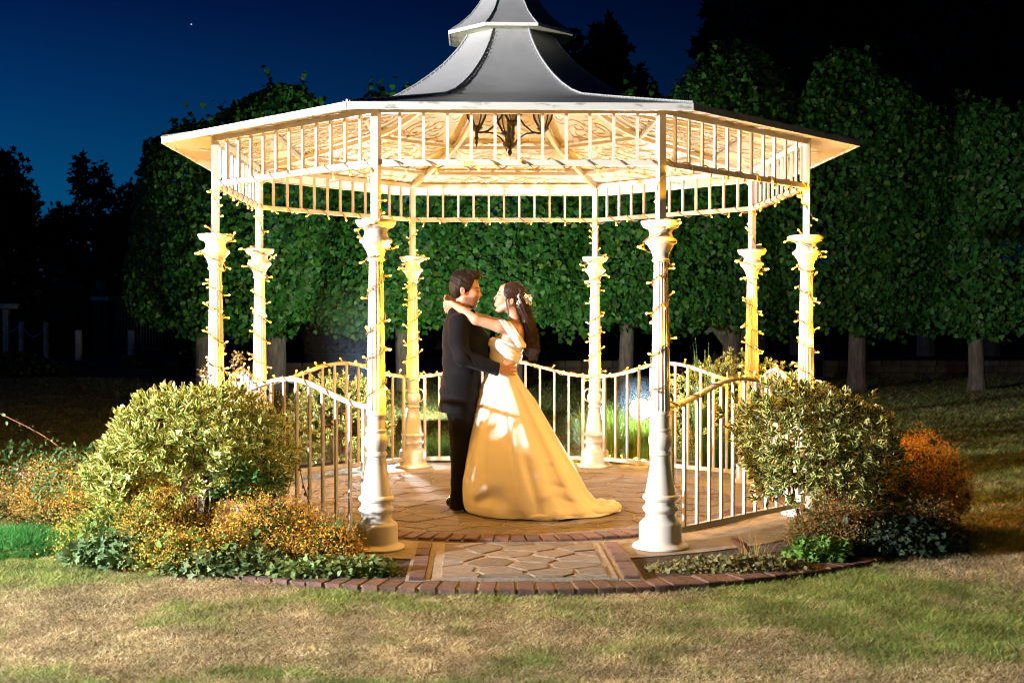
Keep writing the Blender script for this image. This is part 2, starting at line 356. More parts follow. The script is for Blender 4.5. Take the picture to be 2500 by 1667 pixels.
# frieze and balustrade
def lerp(a,b,t): return a+(b-a)*t
def rail_z(t): return .895+.15*(1-math.cos(2*PI*t))/2
mbb = MB(); mbb.box((0,0,(ZT+ZR)/2),(.019,.019,ZT-ZR-.012)); me_fb = mbb.data('baluster', M['paint'])
for i in range(8):
    a, b = CP[i], CP[(i+1)%8]; L_ = math.hypot(b[0]-a[0], b[1]-a[1]); th = math.atan2(b[1]-a[1], b[0]-a[0]); ux, uy = (b[0]-a[0])/L_, (b[1]-a[1])/L_
    fr = bpy.data.objects.new('frieze', None); COL.objects.link(fr); fr.parent = gaz; fr.location = (a[0],a[1],0); fr.rotation_euler = (0,0,th); fr.empty_display_size = .1
    for nm, z, h in (('top_rail',ZT,.042),('bottom_rail',ZR,.036)):
        mb = MB(); mb.box((L_/2,0,z),(L_-.05,.034,h)); mb.build(nm, M['paint'], fr)
    for k in range(1,12): link('baluster', me_fb, fr, (L_*k/12, 0, 0))
    if i == 0: continue      # the front bay stands open
    bl = bpy.data.objects.new('balustrade', None); COL.objects.link(bl); bl.parent = gaz; bl.location = (a[0],a[1],.012); bl.rotation_euler = (0,0,th); bl.empty_display_size = .1
    x0, x1 = .10, L_-.10
    V = []; n = 28
    for k in range(n+1):
        t = k/n; x = lerp(.06, L_-.06, t); z = rail_z(t)
        for yy,zz in ((-.02,-.012),(.02,-.012),(.022,.004),(.012,.016),(-.012,.016),(-.022,.004)): V.append((x,yy,z+zz))
    F = [(q*6+j, q*6+(j+1)%6, (q+1)*6+(j+1)%6, (q+1)*6+j) for q in range(n) for j in range(6)]+[tuple(range(5,-1,-1)), tuple(n*6+j for j in range(6))]
    mb = MB(); mb.add(V,[tuple(reversed(f)) for f in F]); mb.build('top_rail', M['paint'], bl, smooth=50)
    mb = MB(); mb.box((L_/2,0,.085),(L_-.26,.032,.036)); mb.build('bottom_rail', M['paint'], bl)
    nb = 12
    for k in range(nb):
        x = lerp(.12, L_-.12, k/(nb-1)); z1 = rail_z((x-.06)/(L_-.12))-.010; w_ = .026 if k in (0,nb-1) else .019
        mb = MB(); mb.box((0,0,(z1+.102)/2),(w_,w_,z1-.102)); mb.build('baluster', M['paint'], bl, loc=(x,0,0))
    for s,xo in ((1,.0),(-1,L_)):      # small C scrolls between column and end bar
        pts = []
        for k in range(13):
            a_ = math.radians(-100+200*k/12); pts.append((xo+s*(.065+.045*math.cos(a_)), 0, .71+.062*math.sin(a_)))
        mb = MB(); mb.tube(pts, .006, 5); mb.build('scroll', M['paint'], bl, smooth=True)
# ---------------------------------------------------------------- roof
PROF = [(2.735,2.745),(2.4,2.812),(2.0,2.893),(1.6,2.975),(1.27,3.045),(1.10,3.105),(.94,3.185),(.80,3.27),(.69,3.35),(.58,3.44),(.50,3.52),(.43,3.60),(.375,3.68),(.345,3.76)]
roof = bpy.data.objects.new('roof', None); COL.objects.link(roof); roof.parent = gaz; roof.empty_display_size = .1
def panel(prof, a0, a1, off=0, sub=1, flip=False, dip=0):
    V = []
    for r,z in prof:
        V += [(r*math.cos(a0), r*math.sin(a0), z+off), (r*math.cos(a1), r*math.sin(a1), z+off)]
    F = [(2*k, 2*k+1, 2*k+3, 2*k+2) for k in range(len(prof)-1)]
    if flip: F = [tuple(reversed(f)) for f in F]
    return V, F
def solid_panel(prof, a0, a1, th):
    V1,F1 = panel(prof, a0, a1, th); V2,F2 = panel(prof, a0, a1, 0, flip=True)
    n = len(V1); m = len(prof)
    F = F1+[tuple(i+n for i in f) for f in F2]
    F += [(0,n,n+1,1),(2*m-2,2*m-1,n+2*m-1,n+2*m-2)]
    for k in range(m-1): F += [(2*k,2*k+2,n+2*k+2,n+2*k),(2*k+3,2*k+1,n+2*k+1,n+2*k+3)]
    return V1+V2, F
for i in range(8):
    a0, a1 = ANG[i], ANG[i]+PI/4
    V,F = solid_panel(PROF, a0, a1, .018)
    mb = MB(); mb.add([(x,y,z+.012) for x,y,z in V],F); mb.build('roof_panel', M['roof'], roof, smooth=50)
    pin = [(r-.02,z-.004) for r,z in PROF]
    V,F = panel(pin, a0, a1, 0, flip=True); mb = MB(); mb.add(V,F); cp_ = mb.build('ceiling_panel', M['ceil'], roof, smooth=50)
    # fascia
    mb = MB(); pa = Vector((2.738*math.cos(a0),2.738*math.sin(a0),2.752)); pb = Vector((2.738*math.cos(a1),2.738*math.sin(a1),2.752))
    mb.bar(pa, pb, .014, .044); mb.build('fascia', M['fascia'], roof)
    # standing seam with rivets along each hip
    pts = [((r+.004)*math.cos(a0),(r+.004)*math.sin(a0),z+.036) for r,z in PROF]
    mb = MB(); mb.tube(pts, .008, 5); mb.build('hip_seam', M['roof'], roof, smooth=True)
    mb = MB(); am = a0
    for k in range(len(PROF)-1):
        (r0,z0),(r1,z1) = PROF[k],PROF[k+1]; seg = max(1,int(math.hypot(r1-r0,z1-z0)/.045))
        for q in range(seg):
            r,z = lerp(r0,r1,q/seg), lerp(z0,z1,q/seg)
            for s in (-1,1):
                aa = a0+s*.022/max(.3,r); mb.ball((r*math.cos(aa)*1.003, r*math.sin(aa)*1.003, z+.033), .0045, 5, 4)
    tag(mb.build('rivets', M['rivet'], roof), kind='stuff')
    # rafter under each hip, purlin across each bay
    pts = [((r-.05)*math.cos(a0),(r-.05)*math.sin(a0),z-.035) for r,z in PROF[1:-1]]
    mb = MB()
    for k in range(len(pts)-1): mb.bar(pts[k], pts[k+1], .036, .036)
    mb.build('rafter', M['paint'], roof)
    for r,z in ((1.27,3.045),(2.0,2.893)):
        mb = MB(); rr_ = r-.05
        mb.bar((rr_*math.cos(a0),rr_*math.sin(a0),z-.03),(rr_*math.cos(a1),rr_*math.sin(a1),z-.03),.028,.028); mb.build('purlin', M['ceil'], roof)
    # wire scrollwork hung just below the ceiling sheets
    am = (a0+a1)/2; ca, sa = math.cos(am), math.sin(am)
    def on_ceiling(u, r):   # u across, r outwards (distance of the bay centre line)
        rv = r/math.cos(PI/8); z = None
        for (ra,za),(rb,zb) in zip(PROF, PROF[1:]):
            if rb <= rv <= ra: z = lerp(za,zb,(ra-rv)/(ra-rb)); break
        z = PROF[0][1] if z is None else z
        return (ca*r-sa*u, sa*r+ca*u, z-.016)
    mb = MB()
    def spiral(u0, r0, s, h, turns=1.6, ph=0):
        pts = []
        for k in range(26):
            t = k/25; a = ph+h*2*PI*turns*t; q = s*(1-.78*t)
            pts.append(on_ceiling(u0+q*math.cos(a), min(2.5,max(.5,r0+q*math.sin(a)))))
        mb.tube(pts, .0038, 4)
    for sx in (-1,1):
        for (u,r,s) in ((.52,2.18,.20),(.22,2.12,.16),(.62,1.72,.15),(.26,1.66,.22),(.30,1.25,.15),(.10,1.02,.12),(.12,1.42,.13),(.16,.80,.09)):
            spiral(sx*u, r, s, sx, 1.7, PI/2 if r>1.5 else -PI/2); spiral(sx*u*.6, r-.10, s*.8, -sx, 1.3, 0)
    for s in (-1,1):
        mb.tube([on_ceiling(s*.62*math.sin(t*PI/2)*(1-t*.3), 2.42-1.5*t) for t in np.linspace(0,1,16)], .004, 4)
    mb.build('ceiling_scrollwork', M['scroll'], roof, smooth=True)
# lantern cupola above the main roof
CU = [(.522,3.735),(.43,3.80),(.34,3.88),(.27,3.97),(.215,4.07),(.17,4.20),(.13,4.36),(.09,4.55),(.05,4.72)]
cup = bpy.data.objects.new('cupola', None); COL.objects.link(cup); cup.parent = gaz; cup.empty_display_size = .1
for i in range(8):
    a0, a1 = ANG[i], ANG[i]+PI/4
    V,F = solid_panel(CU, a0, a1, .012); mb = MB(); mb.add(V,F); mb.build('cupola_panel', M['roof'], cup, smooth=50)
    mb = MB(); mb.bar((.528*math.cos(a0),.528*math.sin(a0),3.738),(.528*math.cos(a1),.528*math.sin(a1),3.738),.012,.026); mb.build('fascia', M['fascia'], cup)
    mb = MB(); mb.tube([((r+.003)*math.cos(a0),(r+.003)*math.sin(a0),z+.016) for r,z in CU], .005, 5); mb.build('hip_seam', M['roof'], cup)
m_ = MB(); m_.lathe([(.34,3.70),(.34,3.745),(.51,3.727),(.51,3.731),(.05,3.75)], n=8, ph=ANG[0])
M['soffit'] = noise_col(mat('algae_stained_soffit', (.6,.58,.42), .6), [(.3,(.25,.27,.10)),(.5,(.55,.54,.36)),(1,(.7,.68,.55))], 8, 6)
m_.build('soffit', M['soffit'], cup)
m_ = MB(); m_.lathe([(.05,4.70),(.07,4.74),(.05,4.78),(.02,4.80),(.06,4.86),(.075,4.91),(.05,4.96),(.012,5.0),(.004,5.25)], n=16); m_.build('finial', M['paint'], cup, smooth=40)
# ---------------------------------------------------------------- chandelier
ch = empty('chandelier', (0,0,2.79), 'black iron chandelier with glass lanterns hanging under the gazebo roof', 'chandelier')
m_ = MB(); m_.lathe([(.003,0),(.012,.01),(.02,.03),(.012,.05),(.03,.065),(.055,.085),(.06,.10),(.035,.108),(.022,.12),(.026,.14),(.021,.2),(.026,.28),(.021,.34),(.03,.36),(.05,.375),(.055,.385),(.03,.40),(.014,.44),(.014,.62),(.03,.66),(.008,.70),(.006,.93)], n=14); m_.build('stem', M['iron'], ch, smooth=40)
for k in range(4):
    a = PI/4*0+math.radians(4)+k*PI/2; ca, sa = math.cos(a), math.sin(a)
    pts = [(ca*r,sa*r,z) for r,z in ((.02,.40),(.06,.33),(.12,.25),(.18,.20),(.235,.185),(.27,.19))]
    pt2 = [(ca*r,sa*r,z) for r,z in ((.03,.09),(.08,.15),(.14,.185),(.20,.19),(.27,.19))]
    m_ = MB(); m_.tube(pts,.008,6); m_.tube(pt2,.007,6); m_.build('arm', M['iron'], ch, smooth=True)
    lx, ly = ca*.27, sa*.27
    lo = MB(); lo.lathe([(.002,.07),(.008,.09),(.014,.10),(.008,.115),(.012,.13),(.02,.14),(.012,.155),(.014,.19),(.03,.205),(.048,.22),(.05,.23),(.03,.238)], (lx,ly,0), 12); lantern = lo.build('lantern', M['iron'], ch, smooth=40)
    g = MB(); g.lathe([(.032,.24),(.064,.30),(.082,.38),(.078,.45),(.06,.50)], (lx,ly,0), 12); g.build('glass', M['glass'], lantern, smooth=True)
    c_ = MB()
    for q in range(6):
        b_ = q*PI/3; c_.tube([(lx+r*math.cos(b_),ly+r*math.sin(b_),z) for r,z in ((.036,.238),(.069,.30),(.087,.38),(.083,.45),(.064,.505))], .006, 5)
    c_.lathe([(.056,.50),(.075,.507),(.05,.54),(.02,.57),(.012,.60),(.003,.62)], (lx,ly,0), 12); c_.build('cage', M['iron'], lantern, smooth=40)
# ================================================================ STRING LIGHTS
M['cable'] = mat('white_brown_cable', (.20,.13,.07), .6)
M['bulb_tip'] = mat('bulb_tip', (1,.7,.3), .5); N_,L_,b = nodes(M['bulb_tip']); b.inputs['Emission Color'].default_value = (1,.44,.075,1); b.inputs['Emission Strength'].default_value = 4; M['bulb_tip'].cycles.emission_sampling = 'NONE'
M['bulb_body'] = mat('bulb_body', (.55,.24,.04), .3); N_,L_,b = nodes(M['bulb_body']); b.inputs['Emission Color'].default_value = (1,.40,.03,1); b.inputs['Emission Strength'].default_value = 1.5; M['bulb_body'].cycles.emission_sampling = 'NONE'
m_ = MB(); m_.cur = 0; m_.tube([(0,0,0),(0,0,.012),(0,0,.034)],[.0035,.005,.0055],6)
m_.cur = 1; m_.ball((0,0,.036),.0085,6,5,(1,1,1.2))
me_bulb = m_.data('bulb', None, False, [M['bulb_body'],M['bulb_tip']])
BULB_L = bpy.data.lights.new('bulb_lamp','POINT'); BULB_L.energy = 9.6; BULB_L.color = (1,.428,.022); BULB_L.shadow_soft_size = .006; BULB_L2 = BULB_L.copy(); BULB_L2.energy = 3.0
rb = random.Random(21); NB = 0
def string(path, label, group, spacing=.095, jit=1., r=.0042, centre=None, out=.75):
    "cable along path with bulbs sticking out"
    global NB
    o = empty('string_light', path[0], label, 'string lights', group); P0 = Vector(path[0])
    mb = MB(); mb.tube([Vector(p)-P0 for p in path], r, 4); c = mb.build('cable', M['cable'], o, smooth=True)
    acc = rb.uniform(0,spacing)
    for k in range(len(path)-1):
        a, b = Vector(path[k]), Vector(path[k+1]); l = (b-a).length
        while acc < l:
            p = a.lerp(b, acc/l); acc += spacing*rb.uniform(.6,1.4)
            d = (p-centre(p)).normalized() if centre else Vector((0,0,-1))
            d = (d*out+Vector((rb.uniform(-1,1),rb.uniform(-1,1),rb.uniform(-1,1)))*.55*jit).normalized()
            q = link('bulb', me_bulb, o, p-P0); q.rotation_euler = d.to_track_quat('Z','Y').to_euler(); NB += 1
            if NB % 4 == 0:      # the light these bulbs give
                lo_ = link('bulb_lamp', BULB_L2 if 'upper' in label else BULB_L, o, p-P0+d*.047)
        acc -= l
def helix_col(i):
    x,y = CP[i]; pts = []; z = .86; th = rb.uniform(0,6); turns = {0:.215,1:.24}.get(i,.19); hd = 1 if i in (0,1,4,5) else -1
    while z < 2.42:
        rr_ = col_radius(z-.012)+.009
        if z > 1.80 and z < 2.10: rr_ = max(rr_, .07 if z < 1.9 else .112 if z<2.07 else .1)
        if z > 2.10: rr_ = .034+.01*math.sin(z*60)
        pts.append((x+rr_*math.cos(th)+.003*math.sin(9*th), y+rr_*math.sin(th), z+.006*math.sin(3.3*th)))
        st = .33; th += hd*st; z += turns*st/(2*PI)*(1+.25*math.sin(th*.37+i))*(1.5 if z>2.1 else 1)
    return pts
for i in range(8):
    x,y = CP[i]
    string(helix_col(i), 'warm string lights spiralling round the %s gazebo column' % CN[i], 'string lights on the columns', .078 if i not in (0,1) else .105, centre=lambda p,x=x,y=y: Vector((x,y,p.z-.01)))
BAY = ['front','right front diagonal','right','right rear diagonal','rear','left rear diagonal','left','left front diagonal']
for i in range(8):
    a, b = CP[i], CP[(i+1)%8]; n = 150; pts = []
    th = math.atan2(b[1]-a[1],b[0]-a[0]); nx_,ny_ = -math.sin(th),math.cos(th)
    for k in range(n+1):
        t = k/n; h = t*2*PI*8.5+i; x = lerp(a[0],b[0],lerp(.02,.98,t)); y = lerp(a[1],b[1],lerp(.02,.98,t)); q = .028+.006*math.sin(k*.7)
        pts.append((x+nx_*q*math.cos(h), y+ny_*q*math.cos(h), ZR-.004+q*math.sin(h)))
    string(pts, 'warm string lights wound along the upper rail of the %s bay' % BAY[i], 'string lights on the upper rails', .20, centre=lambda p: Vector((p.x,p.y,p.z+.1)), jit=1.2)
    if i == 0: continue
    pts = []
    for k in range(n+1):
        t = k/n; h = t*2*PI*7+i; tt = lerp(.04,.96,t); x = lerp(a[0],b[0],tt); y = lerp(a[1],b[1],tt); q = .028
        L2 = math.hypot(b[0]-a[0],b[1]-a[1]); z = .012+rail_z((tt*L2-.06)/(L2-.12))
        pts.append((x+nx_*q*math.cos(h), y+ny_*q*math.cos(h), z+.001+q*math.sin(h)*.85))
    string(pts, 'warm string lights wound on the arched balustrade of the %s bay' % BAY[i], 'string lights on the balustrades', .17, centre=lambda p: Vector((p.x,p.y,p.z-.04)), jit=1.2)
# slack end of the lights lying on the ground behind the rear right column
x,y = CP[4]; pts = []
for k in range(60):
    t = k/59; pts.append((x+.05+.55*math.cos(t*7.5)*(1-.3*t), y+.22+.14*math.sin(t*11), .035+.012*math.sin(k)))
string(pts, 'loose end of warm string lights lying on the ground by the rear right column', None, .16, centre=lambda p: Vector((p.x,p.y,p.z-.1)))
# rear flash head on its little stand
M['flood'] = mat('lit_flash_lens', (1,1,1), .5); N_,L_,b = nodes(M['flood']); b.inputs['Emission Color'].default_value = (.8,.92,1,1); b.inputs['Emission Strength'].default_value = 60
for FP_, lab_, rl_ in ((FLOOD_P,'bright white flash head on a low stand behind the rear balustrade',.12),(FLOOD2_P,'flash head on a low stand hidden behind the front left column',.03)):
  fl = empty('flood_light', (FP_[0],FP_[1],0), lab_, 'flash lamp')
  blk = bpy.data.materials.get('black_plastic') or mat('black_plastic', (.02,.02,.02), .5)
  m_ = MB(); m_.box((0,.06,FP_[2]),(.08,.12,.08)); m_.build('housing', blk, fl)
  for k in range(3):
    a = 2*PI*k/3+.4; m_ = MB(); m_.tube([(0,.06,.30),(.14*math.cos(a),.06+.14*math.sin(a),.0)],.007,6); m_.build('leg', blk, fl)
  m_ = MB(); m_.tube([(0,.06,.20),(0,.06,FP_[2]-.03)],.009,6); m_.build('pole', blk, fl)
  m_ = MB(); m_.ball((0,-.005,FP_[2]),rl_,14,8,(1,.22,1)); m_.build('lens', M['flood'], fl, smooth=True)
# thin smoke drifting in the beams of the rear flash heads
M['smoke'] = bpy.data.materials.new('thin_smoke'); M['smoke'].use_nodes = True; nt_ = M['smoke'].node_tree; nt_.nodes.remove(nt_.nodes['Principled BSDF'])
pv = nt_.nodes.new('ShaderNodeVolumePrincipled'); pv.inputs['Color'].default_value = (.55,.75,1,1); pv.inputs['Density'].default_value = .05; nt_.links.new(pv.outputs[0], nt_.nodes['Material Output'].inputs['Volume'])
for c_, r3 in (((-1.74,3.30,1.30),(.42,.34,.62)),((1.56,3.55,.50),(.34,.30,.36))):
    m_ = MB(); m_.ball((0,0,0),1,20,12,r3); o = m_.build('smoke', M['smoke'], smooth=True, loc=c_); o['kind'] = 'stuff'
# ================================================================ SIGNED-DISTANCE MODELLING
class Sdf:
    def __init__(s, lo, hi, h):
        s.lo = np.array(lo,float); s.h = h; s.n = np.ceil((np.array(hi)-s.lo)/h).astype(int)+1
        s.F = np.full(s.n, 1.0, np.float32)
    def box(s, lo, hi):
        a = np.clip(np.floor((np.array(lo)-s.lo)/s.h).astype(int),0,s.n); b = np.clip(np.ceil((np.array(hi)-s.lo)/s.h).astype(int)+1,0,s.n)
        sl = tuple(slice(a[i],b[i]) for i in range(3))
        X = (s.lo[0]+s.h*np.arange(a[0],b[0])).astype(np.float32)[:,None,None]; Y = (s.lo[1]+s.h*np.arange(a[1],b[1])).astype(np.float32)[None,:,None]; Z = (s.lo[2]+s.h*np.arange(a[2],b[2])).astype(np.float32)[None,None,:]
        return sl, X, Y, Z
    def comb(s, sl, d, k, op):
        f = s.F[sl]
        if d.size == 0: return
        if op == 'u':
            if k > 0:
                h = np.clip(.5+.5*(f-d)/k,0,1); s.F[sl] = f*(1-h)+d*h-k*h*(1-h)
            else: s.F[sl] = np.minimum(f,d)
        else:
            d = -d
            if k > 0:
                h = np.clip(.5-.5*(f-d)/k,0,1); s.F[sl] = f*(1-h)+d*h+k*h*(1-h)
            else: s.F[sl] = np.maximum(f,d)
    def cap(s, a, b, r1, r2=None, k=.015, op='u'):
        r2 = r1 if r2 is None else r2; a = np.array(a,float); b = np.array(b,float); m = max(r1,r2)+k+3*s.h
        sl,X,Y,Z = s.box(np.minimum(a,b)-m, np.maximum(a,b)+m); ba = b-a; L2 = max(1e-9,(ba**2).sum())
        t = np.clip(((X-a[0])*ba[0]+(Y-a[1])*ba[1]+(Z-a[2])*ba[2])/L2,0,1)
        d = np.sqrt((X-a[0]-t*ba[0])**2+(Y-a[1]-t*ba[1])**2+(Z-a[2]-t*ba[2])**2)-(r1+(r2-r1)*t)
        s.comb(sl,d,k,op); return s
    def chain(s, P, R, k=.01):
        for i in range(len(P)-1): s.cap(P[i],P[i+1],R[i],R[i+1],k)
    def ell(s, c, r, k=.015, op='u', rot=None):
        c = np.array(c,float); r = np.array(r,float); m = max(r)+k+3*s.h
        sl,X,Y,Z = s.box(c-m,c+m); x,y,z = X-c[0],Y-c[1],Z-c[2]
        if rot: # tilt about Y axis
            ca,sa = math.cos(rot),math.sin(rot); x,z = ca*x+sa*z, -sa*x+ca*z
        k0 = np.sqrt((x/r[0])**2+(y/r[1])**2+(z/r[2])**2)+1e-6; k1 = np.sqrt((x/r[0]**2)**2+(y/r[1]**2)**2+(z/r[2]**2)**2)+1e-6
        s.comb(sl,k0*(k0-1)/k1,k,op); return s
    def loft(s, rows, yc, k=.02, pw=2.0, fn=None, op='u'):
        "rows of (z, cx, rx, ry)"
        rows = sorted(rows); z = np.array([q[0] for q in rows]); m = max(max(q[2],q[3]) for q in rows)+k+.05
        cx0 = min(q[1] for q in rows); cx1 = max(q[1] for q in rows)
        sl,X,Y,Z = s.box((cx0-m,yc-m,z[0]-k-.03),(cx1+m,yc+m,z[-1]+k+.03))
        zz = Z.ravel(); f = lambda j: np.interp(zz, z, [q[j] for q in rows]).astype(np.float32)[None,None,:]
        cx, rx, ry = f(1), f(2), f(3)
        q = (np.abs((X-cx)/rx)**pw+np.abs((Y-yc)/ry)**pw)**(1/pw)
        d = (q-1)*np.minimum(rx,ry)*.9
        if fn is not None: d = d+fn(X,Y,Z)
        d = np.maximum(d, np.maximum(z[0]-Z, Z-z[-1])); s.comb(sl,d.astype(np.float32),k,op); return s
    def cut(s, fn):
        sl,X,Y,Z = s.box(s.lo, s.lo+s.h*s.n); s.F = np.maximum(s.F, fn(X,Y,Z)).astype(np.float32); return s
    def mesh(s, name, material, parent=None, attr=None, shift=0, sm=1):
        F = s.F+shift; F[0]=F[-1]=1; F[:,0]=F[:,-1]=1; F[:,:,0]=F[:,:,-1]=1
        ins = F < 0; c = np.zeros([q-1 for q in F.shape], np.int8)
        for dx in (0,1):
            for dy in (0,1):
                for dz in (0,1): c += ins[dx:F.shape[0]-1+dx, dy:F.shape[1]-1+dy, dz:F.shape[2]-1+dz]
        ii = np.argwhere((c>0)&(c<8)); n = len(ii); idx = np.full(c.shape,-1,np.int32); idx[tuple(ii.T)] = np.arange(n)
        P = np.zeros((n,3)); K = np.zeros(n); cor = [(a,b,d) for a in (0,1) for b in (0,1) for d in (0,1)]
        val = {q: F[ii[:,0]+q[0],ii[:,1]+q[1],ii[:,2]+q[2]] for q in cor}
        for q in cor:
            for ax in range(3):
                if q[ax]: continue
                q2 = tuple(1 if i==ax else q[i] for i in range(3)); va,vb = val[q],val[q2]; m = (va<0)!=(vb<0)
                t = va[m]/(va[m]-vb[m]); pt = np.tile(np.array(q,float),(m.sum(),1)); pt[:,ax] += t; P[m] += pt; K[m] += 1
        V = s.lo+(ii+P/K[:,None])*s.h
        Q = []
        for ax in range(3):
            a = [slice(None)]*3; b = [slice(None)]*3; a[ax] = slice(0,-1); b[ax] = slice(1,None)
            A, B = ins[tuple(a)], ins[tuple(b)]; e = np.argwhere(A!=B); o = [(ax+1)%3,(ax+2)%3]
            e = e[(e[:,o[0]]>0)&(e[:,o[1]]>0)]
            e = e[(e[:,o[0]]<F.shape[o[0]]-1)&(e[:,o[1]]<F.shape[o[1]]-1)]
            def cell(d0,d1):
                q = e.copy(); q[:,o[0]] -= d0; q[:,o[1]] -= d1; return idx[q[:,0],q[:,1],q[:,2]]
            quad = np.stack([cell(1,1),cell(0,1),cell(0,0),cell(1,0)],1)
            fl = ~A[e[:,0],e[:,1],e[:,2]]; quad[fl] = quad[fl][:,::-1]; Q.append(quad)
        Q = np.concatenate(Q); Q = Q[(Q>=0).all(1)]
        for _ in range(sm):      # light smoothing
            S = np.zeros_like(V); C_ = np.zeros(len(V))
            for a in range(4):
                np.add.at(S, Q[:,a], V[Q[:,(a+1)%4]]); np.add.at(C_, Q[:,a], 1)
            V = np.where(C_[:,None]>0, V*.5+.5*S/np.maximum(C_,1)[:,None], V)
        at = {'Col': attr(V)} if attr else None
        return link(name, mesh_data(name, V, Q, material, True, at), parent)
def vnoise(P, sc, seed=0):
    "smooth value noise, P (n,3)"
    r = np.random.default_rng(seed); T = r.random((32,32,32)).astype(np.float32); p = P*sc+100.; i = np.floor(p).astype(int); f = p-i; f = f*f*(3-2*f); i %= 32; j = (i+1)%32
    g = lambda a,b,c: T[a[:,0] if a is not None else 0,0,0]
    o = 0
    for dx in (0,1):
        for dy in (0,1):
            for dz in (0,1):
                w_ = (f[:,0] if dx else 1-f[:,0])*(f[:,1] if dy else 1-f[:,1])*(f[:,2] if dz else 1-f[:,2])
                o = o+w_*T[(j if dx else i)[:,0],(j if dy else i)[:,1],(j if dz else i)[:,2]]
    return o
def blob(V, c, r):  # soft mask
    d = np.sqrt((((V-np.array(c))/np.array(r))**2).sum(1)); return np.clip(1.5-d*1.5,0,1)[:,None].clip(0,1)
def tubes(name, paths, r, material, parent, n=3, kind=None):
    "many tapered strands as one mesh"
    V=[];F=[]
    for P in paths:
        P = np.asarray(P,float); m = len(P); T = np.gradient(P,axis=0); T /= np.linalg.norm(T,axis=1)[:,None]+1e-9
        u = np.cross(T, np.array([.3,.9,.2])); u /= np.linalg.norm(u,axis=1)[:,None]+1e-9; v = np.cross(T,u)
        rr_ = r*np.linspace(1,.25,m)[:,None]; b = sum(len(x) for x in V) if False else tubes.c
        for k in range(n):
            a = 2*PI*k/n; V.append(P+(u*math.cos(a)+v*math.sin(a))*rr_)
        for k in range(n):
            k2 = (k+1)%n; i = np.arange(m-1); F.append(np.stack([b+k*m+i, b+k2*m+i, b+k2*m+i+1, b+k*m+i+1],1))
        tubes.c += n*m
    o = link(name, mesh_data(name, np.concatenate(V), np.concatenate(F), material, True), parent)
    tubes.c = 0
    if kind: o['kind'] = kind
    return o
tubes.c = 0
def skin_mat(name): 
    m = attr_mat(name, 'Col', .48, bump=.08, bscale=220, Subsurface_Weight=.12); m.node_tree.nodes['Principled BSDF'].inputs['Subsurface Radius'].default_value = (.02,.008,.004); return m
M['skin_m'] = skin_mat('warm_skin'); M['skin_w'] = skin_mat('fair_skin')
M['suit'] = noise_col(mat('black_wool', (.010,.010,.013), .8, Sheen_Weight=.03, Specular_IOR_Level=.12), [(.3,(.003,.0035,.006)),(1,(.006,.007,.012))], 120, 4, stretch=(1,1,.15), bump=.25, bscale=9, bdist=.012)
M['trouser'] = noise_col(mat('black_trouser_wool', (.005,.005,.006), .8, Specular_IOR_Level=.12), [(.3,(.003,.003,.004)),(1,(.006,.006,.007))], 120, 4, bump=.25, bscale=8, bdist=.015)
M['patent'] = mat('black_patent_leather', (.008,.008,.008), .14)
M['satin'] = noise_col(mat('ivory_satin', (.82,.79,.74), .42, Sheen_Weight=.25), [(.3,(.80,.77,.72)),(1,(.86,.84,.80))], 3, 3, stretch=(1,1,.3), bump=.28, bscale=6, bdist=.03)
M['linen'] = mat('white_shirt_cotton', (.8,.78,.76), .7)
M['hair_m'] = noise_col(mat('dark_brown_hair', (.02,.012,.008), .62, Specular_IOR_Level=.25), [(.3,(.007,.004,.003)),(1,(.028,.017,.011))], 90, 3)
M['hair_w'] = noise_col(mat('chestnut_hair', (.03,.012,.007), .5, Specular_IOR_Level=.35), [(.3,(.010,.004,.003)),(1,(.06,.024,.012))], 40, 3)
M['pearl'] = mat('ivory_petals', (.88,.84,.76), .45)
YC = -.70
def hand(s, wrist, dir_, spread, curl, L=.085, W=.042, thumb=1, fr=.0078, k=.006):
    "palm with four fingers bending towards curl and a thumb at the side"
    w_ = Vector(wrist); d = Vector(dir_).normalized(); sp = Vector(spread).normalized(); cu = Vector(curl).normalized()
    for q in (-.5,-.17,.17,.5):
        s.cap(w_+sp*W*q*.7, w_+d*L*.98+sp*W*q*1.6, .0135,.0115,.014)
    for i,(q,l) in enumerate(((-.5,.062),(-.17,.074),(.17,.070),(.5,.054))):
        a = w_+d*L+sp*W*q*1.62; m1 = a+(d*.86+cu*.35+sp*q*.05).normalized()*l*.45; m2 = m1+(d*.6+cu*.8).normalized()*l*.32; m3 = m2+(d*.25+cu*1.0).normalized()*l*.26
        s.chain([a,m1,m2,m3],[fr*1.12,fr*1.05,fr*.95,fr*.8],k)
    t0 = w_+sp*W*.55*thumb+d*L*.22+cu*.006; t1 = t0+(sp*thumb*.8+d*.6+cu*.35).normalized()*.034; t2 = t1+(d*.9+sp*thumb*.25+cu*.3).normalized()*.03
    s.chain([t0,t1,t2],[.013,.0105,.008],k)
